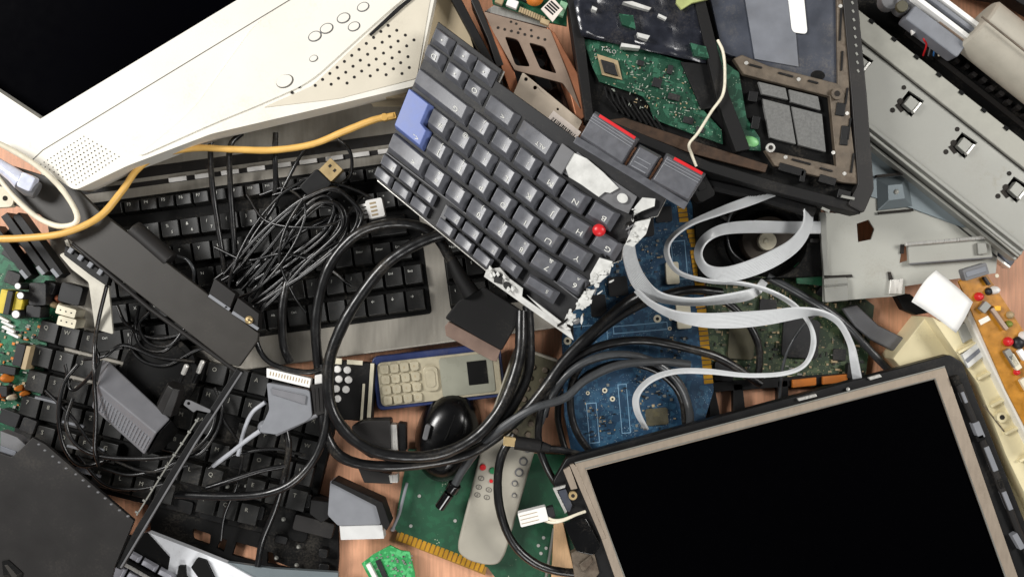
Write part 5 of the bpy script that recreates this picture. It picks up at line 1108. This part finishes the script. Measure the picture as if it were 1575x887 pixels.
cable('thick_cable', 'thick black cable making the largest loop around phone and mouse', 8.5, [(720, 352, 108), (668, 364, 112), (624, 384, 112), (588, 412, 110), (552, 458, 106), (524, 506, 102), (506, 560, 100), (508, 620, 98), (532, 664, 98), (572, 692, 98), (624, 702, 98), (680, 697, 98), (730, 672, 98), (764, 636, 98), (786, 592, 98), (800, 540, 96), (802, 478, 90)], group='thick black cables')
cable('thick_cable', 'thick black cable passing just below the largest loop', 8, [(496, 610, 84), (500, 660, 84), (520, 698, 84), (560, 714, 84), (620, 716, 84), (690, 706, 84), (740, 688, 82), (800, 640, 84), (838, 596, 84), (868, 554, 82), (910, 512, 80), (956, 470, 76), (1000, 444, 60)], group='thick black cables')
cable('thick_cable', 'thick black cable hanging beside the largest loop right side', 8, [(812, 470, 86), (814, 520, 84), (812, 570, 82), (796, 610, 80), (770, 648, 78), (730, 680, 74), (690, 700, 64)], group='thick black cables')
cable('thick_cable', 'thick black cable dropping over the silver keyboard left half', 6.5, [(446, 420, 70), (440, 440, 74), (434, 480, 74), (436, 530, 70), (446, 556, 62)], group='thick black cables')
cable('black_cable', 'black cable bending from the parallel connector into the lower shadows', 6, [(496, 560, 86), (504, 610, 88), (500, 660, 90), (484, 704, 90), (452, 740, 88), (410, 758, 84), (350, 763, 82), (270, 760, 80)])
cable('black_cable', 'black cable dropping below the grey parallel connector', 5, [(440, 660, 60), (444, 690, 62), (438, 730, 60), (424, 780, 52), (404, 830, 42), (396, 870, 40)])
cable('black_cable', 'black cable lying flat under the grey parallel connector cord', 4, [(318, 750, 66), (350, 740, 66), (400, 724, 64), (440, 716, 62)])
jc = thing('barrel_jack_cable', 'dark grey cable ending in a black barrel jack over the green card', 'cable', 800, 640, 40)
mb = MB(); mb.tube([(700, 744, 60), (712, 722, 66), (736, 690, 78), (774, 656, 96), (820, 628, 106), (868, 612, 106), (900, 585, 100), (950, 562, 90), (1010, 556, 80), (1060, 560, 60)], 6, k=9); part(mb, 'cord', m_cableg, jc, bev=0)
mb = MB(); mb.sweep([W(700, 744, 60), W(694, 754, 56), W(692, 757, 56)], [10, 10, 8], n=14); mb.sweep([W(691, 758, 54), W(676, 780, 48)], 8, n=16); part(mb, 'barrel', m_blackg, jc, bev=1)
uc = thing('usb_cable', 'black cable with a brass-tipped plug lying over the long remote', 'cable', 800, 690, 60)
mb = MB(); mb.sweep([W(792, 680, 92), W(832, 686, 92)], 10, n=12); mb.sweep([W(832, 686, 92), W(846, 690, 92)], [8, 6], n=12); part(mb, 'plug_body', m_blackm, uc, bev=1)
mb = MB(); mb.prism(RF(784, 679, 100, 6), rrect(-10, -7, 9, 7, 2), -10, 0); part(mb, 'plug_tip', m_brass, uc, bev=1)
mb = MB(); mb.tube([(844, 690, 92), (864, 692, 86), (890, 698, 70), (916, 706, 50)], 5); part(mb, 'cord', m_cable, uc, bev=0)
cable('black_cable', 'black cable curving down over the long remote to the display panel', 6.5, [(792, 668, 86), (774, 694, 84), (766, 730, 82), (768, 778, 80), (784, 826, 76), (812, 858, 72), (850, 876, 66), (910, 882, 60), (960, 880, 44)])
cable('black_cable', 'black cable running beside the tan floor gap to the display corner', 5.5, [(868, 556, 72), (848, 590, 76), (832, 630, 78), (828, 676, 76), (838, 712, 72), (856, 744, 60), (872, 760, 40)])
for k, (lab, r, pts) in enumerate((
    ('outermost black cable arching over the blue board', 6.5, [(836, 640, 60), (846, 600, 66), (868, 566, 70), (904, 540, 72), (950, 526, 72), (1000, 524, 72), (1060, 536, 68), (1110, 552, 60), (1170, 590, 44)]),
    ('greyest glossy cable arching over the middle of the blue board', 6, [(830, 650, 66), (850, 602, 76), (884, 566, 80), (926, 548, 82), (970, 546, 80), (1016, 562, 76), (1046, 592, 70), (1060, 630, 60), (1062, 670, 50)]),
    ('innermost black cable arching over the blue board', 5, [(880, 600, 54), (906, 574, 60), (950, 558, 60), (1000, 566, 60), (1034, 590, 56), (1050, 620, 50), (1054, 660, 44)]),
    ('black cable hugging the blue board left edge', 5.5, [(896, 556, 50), (880, 590, 52), (878, 630, 52), (888, 666, 50), (912, 700, 40)]),
    ('black cable leaning across the blue board top left', 7, [(846, 620, 50), (872, 570, 56), (906, 524, 60), (950, 488, 62), (1000, 462, 60), (1060, 446, 50), (1110, 450, 40)]))):
    cable('board_cable', lab, r, pts, m_cableg if k == 1 else m_cable, 'cables arching over the blue board')
cable('black_cable', 'black cable bending down the olive board', 5.5, [(1096, 452, 44), (1130, 474, 44), (1156, 506, 44), (1168, 540, 42), (1166, 590, 36)])
cable('rubber_wire', 'narrow black cord standing beside the orange gap left of the blue board', 5, [(862, 600, 30), (858, 640, 32), (866, 680, 32), (874, 700, 30)])
# cords hanging below the monitor over the silver deck
for lab, pts in (('black cord hanging beside the left light slot of the silver keyboard', [(330, 205, 70), (324, 226, 74), (326, 280, 60), (334, 340, 54), (342, 390, 50), (346, 420, 46)]),
                 ('black cord second from left hanging over the silver deck', [(372, 205, 64), (354, 226, 74), (354, 280, 60), (358, 340, 54), (362, 400, 50), (356, 430, 46)]),
                 ('black cord hanging from the middle of the monitor edge', [(424, 205, 64), (423, 240, 70), (424, 290, 60), (418, 320, 52)])):
    cable('hanging_wire', lab, 4.2, pts, group='black cords hanging from under the monitor')
cable('bent_wire', 'thin black cord arching right of the brass-ended plug', 2.6, [(478, 222, 60), (462, 240, 64), (440, 282, 64), (420, 320, 60), (392, 360, 56), (368, 400, 56), (330, 430, 56)], cat='cord')
cable('bent_wire', 'thin black cord hooked above the brass-ended plug', 2.6, [(520, 214, 70), (534, 226, 72), (541, 244, 70), (538, 270, 62), (520, 286, 60), (500, 300, 56)], cat='cord')
# tangle of thin wires
WN = 'thin black wires of the central tangle'
WL = [
    ('thin wire making the outermost loop of the tangle', 2.8, [(360, 420, 66), (410, 360, 78), (452, 320, 86), (482, 298, 90), (508, 292, 92), (534, 302, 92), (550, 326, 92), (546, 350, 90), (526, 372, 86), (480, 410, 80), (430, 446, 72), (392, 472, 66)]),
    ('thin wire making the middle loop of the tangle', 2.8, [(384, 440, 62), (430, 380, 76), (468, 336, 84), (500, 312, 88), (524, 316, 88), (532, 340, 86), (520, 362, 84), (470, 400, 78), (420, 440, 70), (388, 466, 64)]),
    ('thin wire making the innermost loop of the tangle', 2.6, [(372, 446, 60), (420, 392, 72), (452, 352, 80), (486, 320, 84), (510, 320, 84), (516, 336, 84), (496, 366, 80), (450, 402, 74), (398, 440, 66)]),
    ('thin wire running straight to the middle of the tangle', 2.4, [(340, 432, 58), (380, 410, 60), (430, 396, 62), (470, 384, 62)]),
    ('thin wire under the tangle pointing at the charcoal bar', 2.4, [(348, 474, 110), (352, 440, 96), (360, 408, 80), (390, 350, 74), (432, 300, 72), (470, 276, 70)]),
    ('thin wire lying lowest in the tangle', 2.4, [(400, 480, 54), (450, 436, 62), (500, 396, 66), (530, 362, 68), (536, 330, 70)]),
    ('thin wire lying second lowest in the tangle', 2.4, [(392, 482, 52), (440, 430, 58), (490, 386, 62), (520, 350, 66), (524, 322, 66)]),
    ('thin wire crossing the tangle near the Enter key', 2.4, [(366, 470, 60), (410, 428, 64), (470, 402, 66), (520, 372, 66), (552, 356, 60), (574, 340, 56)]),
    ('thin wire looping highest toward the white plug', 2.4, [(420, 300, 62), (460, 290, 70), (510, 282, 72), (550, 294, 72), (572, 306, 72)]),
    ('thick-looking wire along the upper side of the tangle', 4.6, [(366, 436, 54), (410, 400, 58), (456, 360, 62), (500, 338, 64), (540, 326, 62)]),
]
for lab, r, pts in WL: cable('thin_wire', lab, r, pts, group=WN, cat='wire', n=8)
for k in range(4):
    lab, r, pts = WL[(0, 1, 2, 5, 6, 7, 8, 4)[k % 8]]; dx, dy = R.uniform(-14, 14), R.uniform(-14, 10); sx_ = R.uniform(.86, 1.12); sh_ = R.uniform(-.12, .12); zz_ = R.uniform(-10, 6)
    cable('thin_wire', 'thin black wire packed in the middle of the tangle', 2.5 + R.random() * .6, [(455 + (x - 455) * sx_ - (y - 380) * sh_ + dx + R.uniform(-3, 3), 380 + (y - 380) * sx_ + (x - 455) * sh_ + dy + R.uniform(-3, 3), max(46, z + zz_)) for x, y, z in pts], group=WN, cat='wire', n=8)
for pts in ([(330, 380, 56), (380, 400, 66), (440, 390, 84), (500, 410, 70), (540, 440, 52)], [(470, 300, 90), (440, 350, 92), (430, 400, 90), (450, 450, 70), (470, 480, 50)],
            [(560, 300, 60), (520, 340, 92), (470, 350, 94), (410, 340, 80), (380, 300, 56)], [(340, 470, 56), (400, 440, 90), (450, 380, 94), (470, 320, 90), (440, 290, 66), (400, 300, 54)]):
    cable('thin_wire', 'stray black wire crossing over the tangle', 2.3, pts, group=WN, cat='wire', n=8)
# cords around the adapter
AN = 'thin black cords around the power adapter'
for lab, r, pts in (
    ('thin black cord circling the office keyboard left of the adapter', 3, [(120, 560, 60), (98, 590, 62), (90, 640, 62), (100, 690, 60), (126, 716, 58), (170, 706, 58)]),
    ('thin glossy cord curving under the adapter toward the slotted strip', 3.2, [(112, 612, 60), (102, 650, 64), (116, 682, 66), (150, 700, 68), (200, 705, 68), (262, 702, 68), (300, 690, 60), (326, 660, 52), (334, 620, 48)]),
    ('thin black cord hanging across the adapter corner', 3, [(164, 440, 120), (152, 490, 104), (146, 530, 98), (145, 580, 108), (148, 640, 90), (146, 690, 76), (152, 716, 66)]),
    ('thin black cord sagging behind the pale bent metal tab', 2.8, [(206, 500, 50), (200, 530, 56), (222, 556, 58), (260, 560, 56), (310, 536, 50), (350, 548, 46)]),
    ('thin black cord curling near the two pins', 2.6, [(214, 470, 50), (208, 510, 54), (220, 534, 54), (250, 540, 54), (276, 520, 52)]),
    ('thin black cord lying below the adapter on the keys', 2.6, [(160, 720, 56), (200, 730, 54), (250, 720, 54), (290, 700, 52), (320, 690, 50)]),
    ('thin black cord crossing in front of the adapter top', 2.6, [(130, 552, 70), (160, 548, 80), (190, 530, 74), (240, 548, 60), (300, 556, 56)])):
    cable('slim_wire', lab, r, pts, group=AN, cat='cord', n=8)
for k, pts in enumerate(([(70, 600, 56), (110, 640, 60), (150, 690, 58), (220, 724, 56), (290, 716, 52)], [(330, 596, 52), (342, 630, 54), (330, 670, 54), (300, 700, 54), (250, 690, 50)], [(180, 470, 50), (196, 500, 54), (236, 520, 56), (280, 512, 54), (300, 496, 50)],
        [(120, 700, 56), (160, 744, 56), (210, 752, 54), (262, 742, 52)], [(340, 640, 50), (370, 690, 54), (366, 740, 54), (346, 790, 46), (340, 830, 36)], [(100, 560, 60), (112, 600, 62), (150, 560, 92), (146, 520, 88), (170, 470, 70)], [(322, 720, 52), (360, 700, 56), (420, 690, 58), (470, 700, 56)], [(230, 480, 52), (214, 500, 56), (230, 528, 58), (262, 530, 56), (284, 505, 54)])):
    cable('slim_wire', 'thin black cord loose over the keys of the lower left keyboards', 2.5, pts, group='loose cords over the lower left keys', cat='cord', n=8)
cable('silver_lead', 'pale thin lead curving from the hinge barrel over the keys', 2.4, [(272, 394, 80), (288, 400, 84), (298, 416, 84), (296, 434, 70), (292, 446, 60)], m_cableg, cat='wire')
cable('silver_lead', 'pale grey lead bowing left of the grey parallel connector', 3, [(408, 618, 84), (388, 634, 80), (376, 660, 74), (366, 700, 66)], m_cablel, cat='wire')
cable('black_cable', 'black cable rising from the connector clamp past the charcoal bar tip', 4, [(388, 470, 90), (396, 530, 90), (420, 560, 92), (470, 572, 92), (496, 566, 88)])
ub = thing('usb_plug', 'black USB plug with a brass end at the top of the wire tangle', 'plug', 490, 285, 40)
US = RF(508, 262, 84, -46)
mb = MB(); mb.prism(US, rrect(-12, -13, 14, 13, 2), -14, 0); mb.box(US, 2, -7, 7, -3, 0, .4, 1); mb.box(US, 2, 3, 7, 7, 0, .4, 1); part(mb, 'metal_shell', [m_brass, m_dot], ub, bev=.8)
mb = MB(); mb.prism(US, rrect(-52, -17, -12, 17, 5), -20, 3); part(mb, 'grip', m_black, ub, bev=2)
wl = thing('white_plug', 'small white multi-pin plug at the end of the wire tangle', 'plug', 574, 320, 50)
WP = RF(576, 321, 86, -12)
mb = MB(); mb.prism(WP, rrect(-12, -15, 14, 14, 3), -14, 0)
for v in (-9, -3, 3, 9): mb.box(WP, -26, v - 2, -11, v + 2, -8, -2); mb.box(WP, -6, v - 1.4, 4, v + 1.4, 0, .5, 1)
part(mb, 'housing', [m_white, m_tan], wl, bev=1)
# ------------------------------------------------------------------ camera, lamps
cam = bpy.data.cameras.new('camera'); co = bpy.data.objects.new('camera', cam); COL.objects.link(co)
co.location = (0, 0, HC * S); cam.sensor_width = 36; cam.lens = 36 * HC / 1575; cam.clip_start = .01; cam.clip_end = 50
sc.camera = co
w = bpy.data.worlds.new('World'); sc.world = w; w.use_nodes = True
w.node_tree.nodes['Background'].inputs['Color'].default_value = (.95, .97, 1, 1); w.node_tree.nodes['Background'].inputs['Strength'].default_value = .09
def lamp(name, loc, tgt, size, energy, col=(1, 1, 1), sy=None):
    l = bpy.data.lights.new(name, 'AREA'); l.shape = 'RECTANGLE'; l.size = size; l.size_y = sy or size; l.energy = energy; l.color = col
    o = bpy.data.objects.new(name, l); COL.objects.link(o); o.location = loc
    o.rotation_euler = (Vector(tgt) - Vector(loc)).to_track_quat('-Z', 'Y').to_euler()
lamp('key_softbox', (-1.75, .75, 1.75), (0, 0, 0), .75, 62, (1, .985, .96))
lamp('front_fill', (0, -1.75, 1.7), (0, 0, 0), .8, 20, (1, .99, .97))  # added fill light, brightens the keyboard deck below the monitor
lamp('rim_softbox', (1.9, .6, 1.9), (.1, 0, 0), .8, 38, (1, .98, .95))
sc.view_settings.view_transform = 'Standard'; sc.view_settings.look = 'None'; sc.view_settings.exposure = 0; sc.view_settings.gamma = 1
sc.cycles.use_denoising = True
sc.cycles.max_bounces = 6
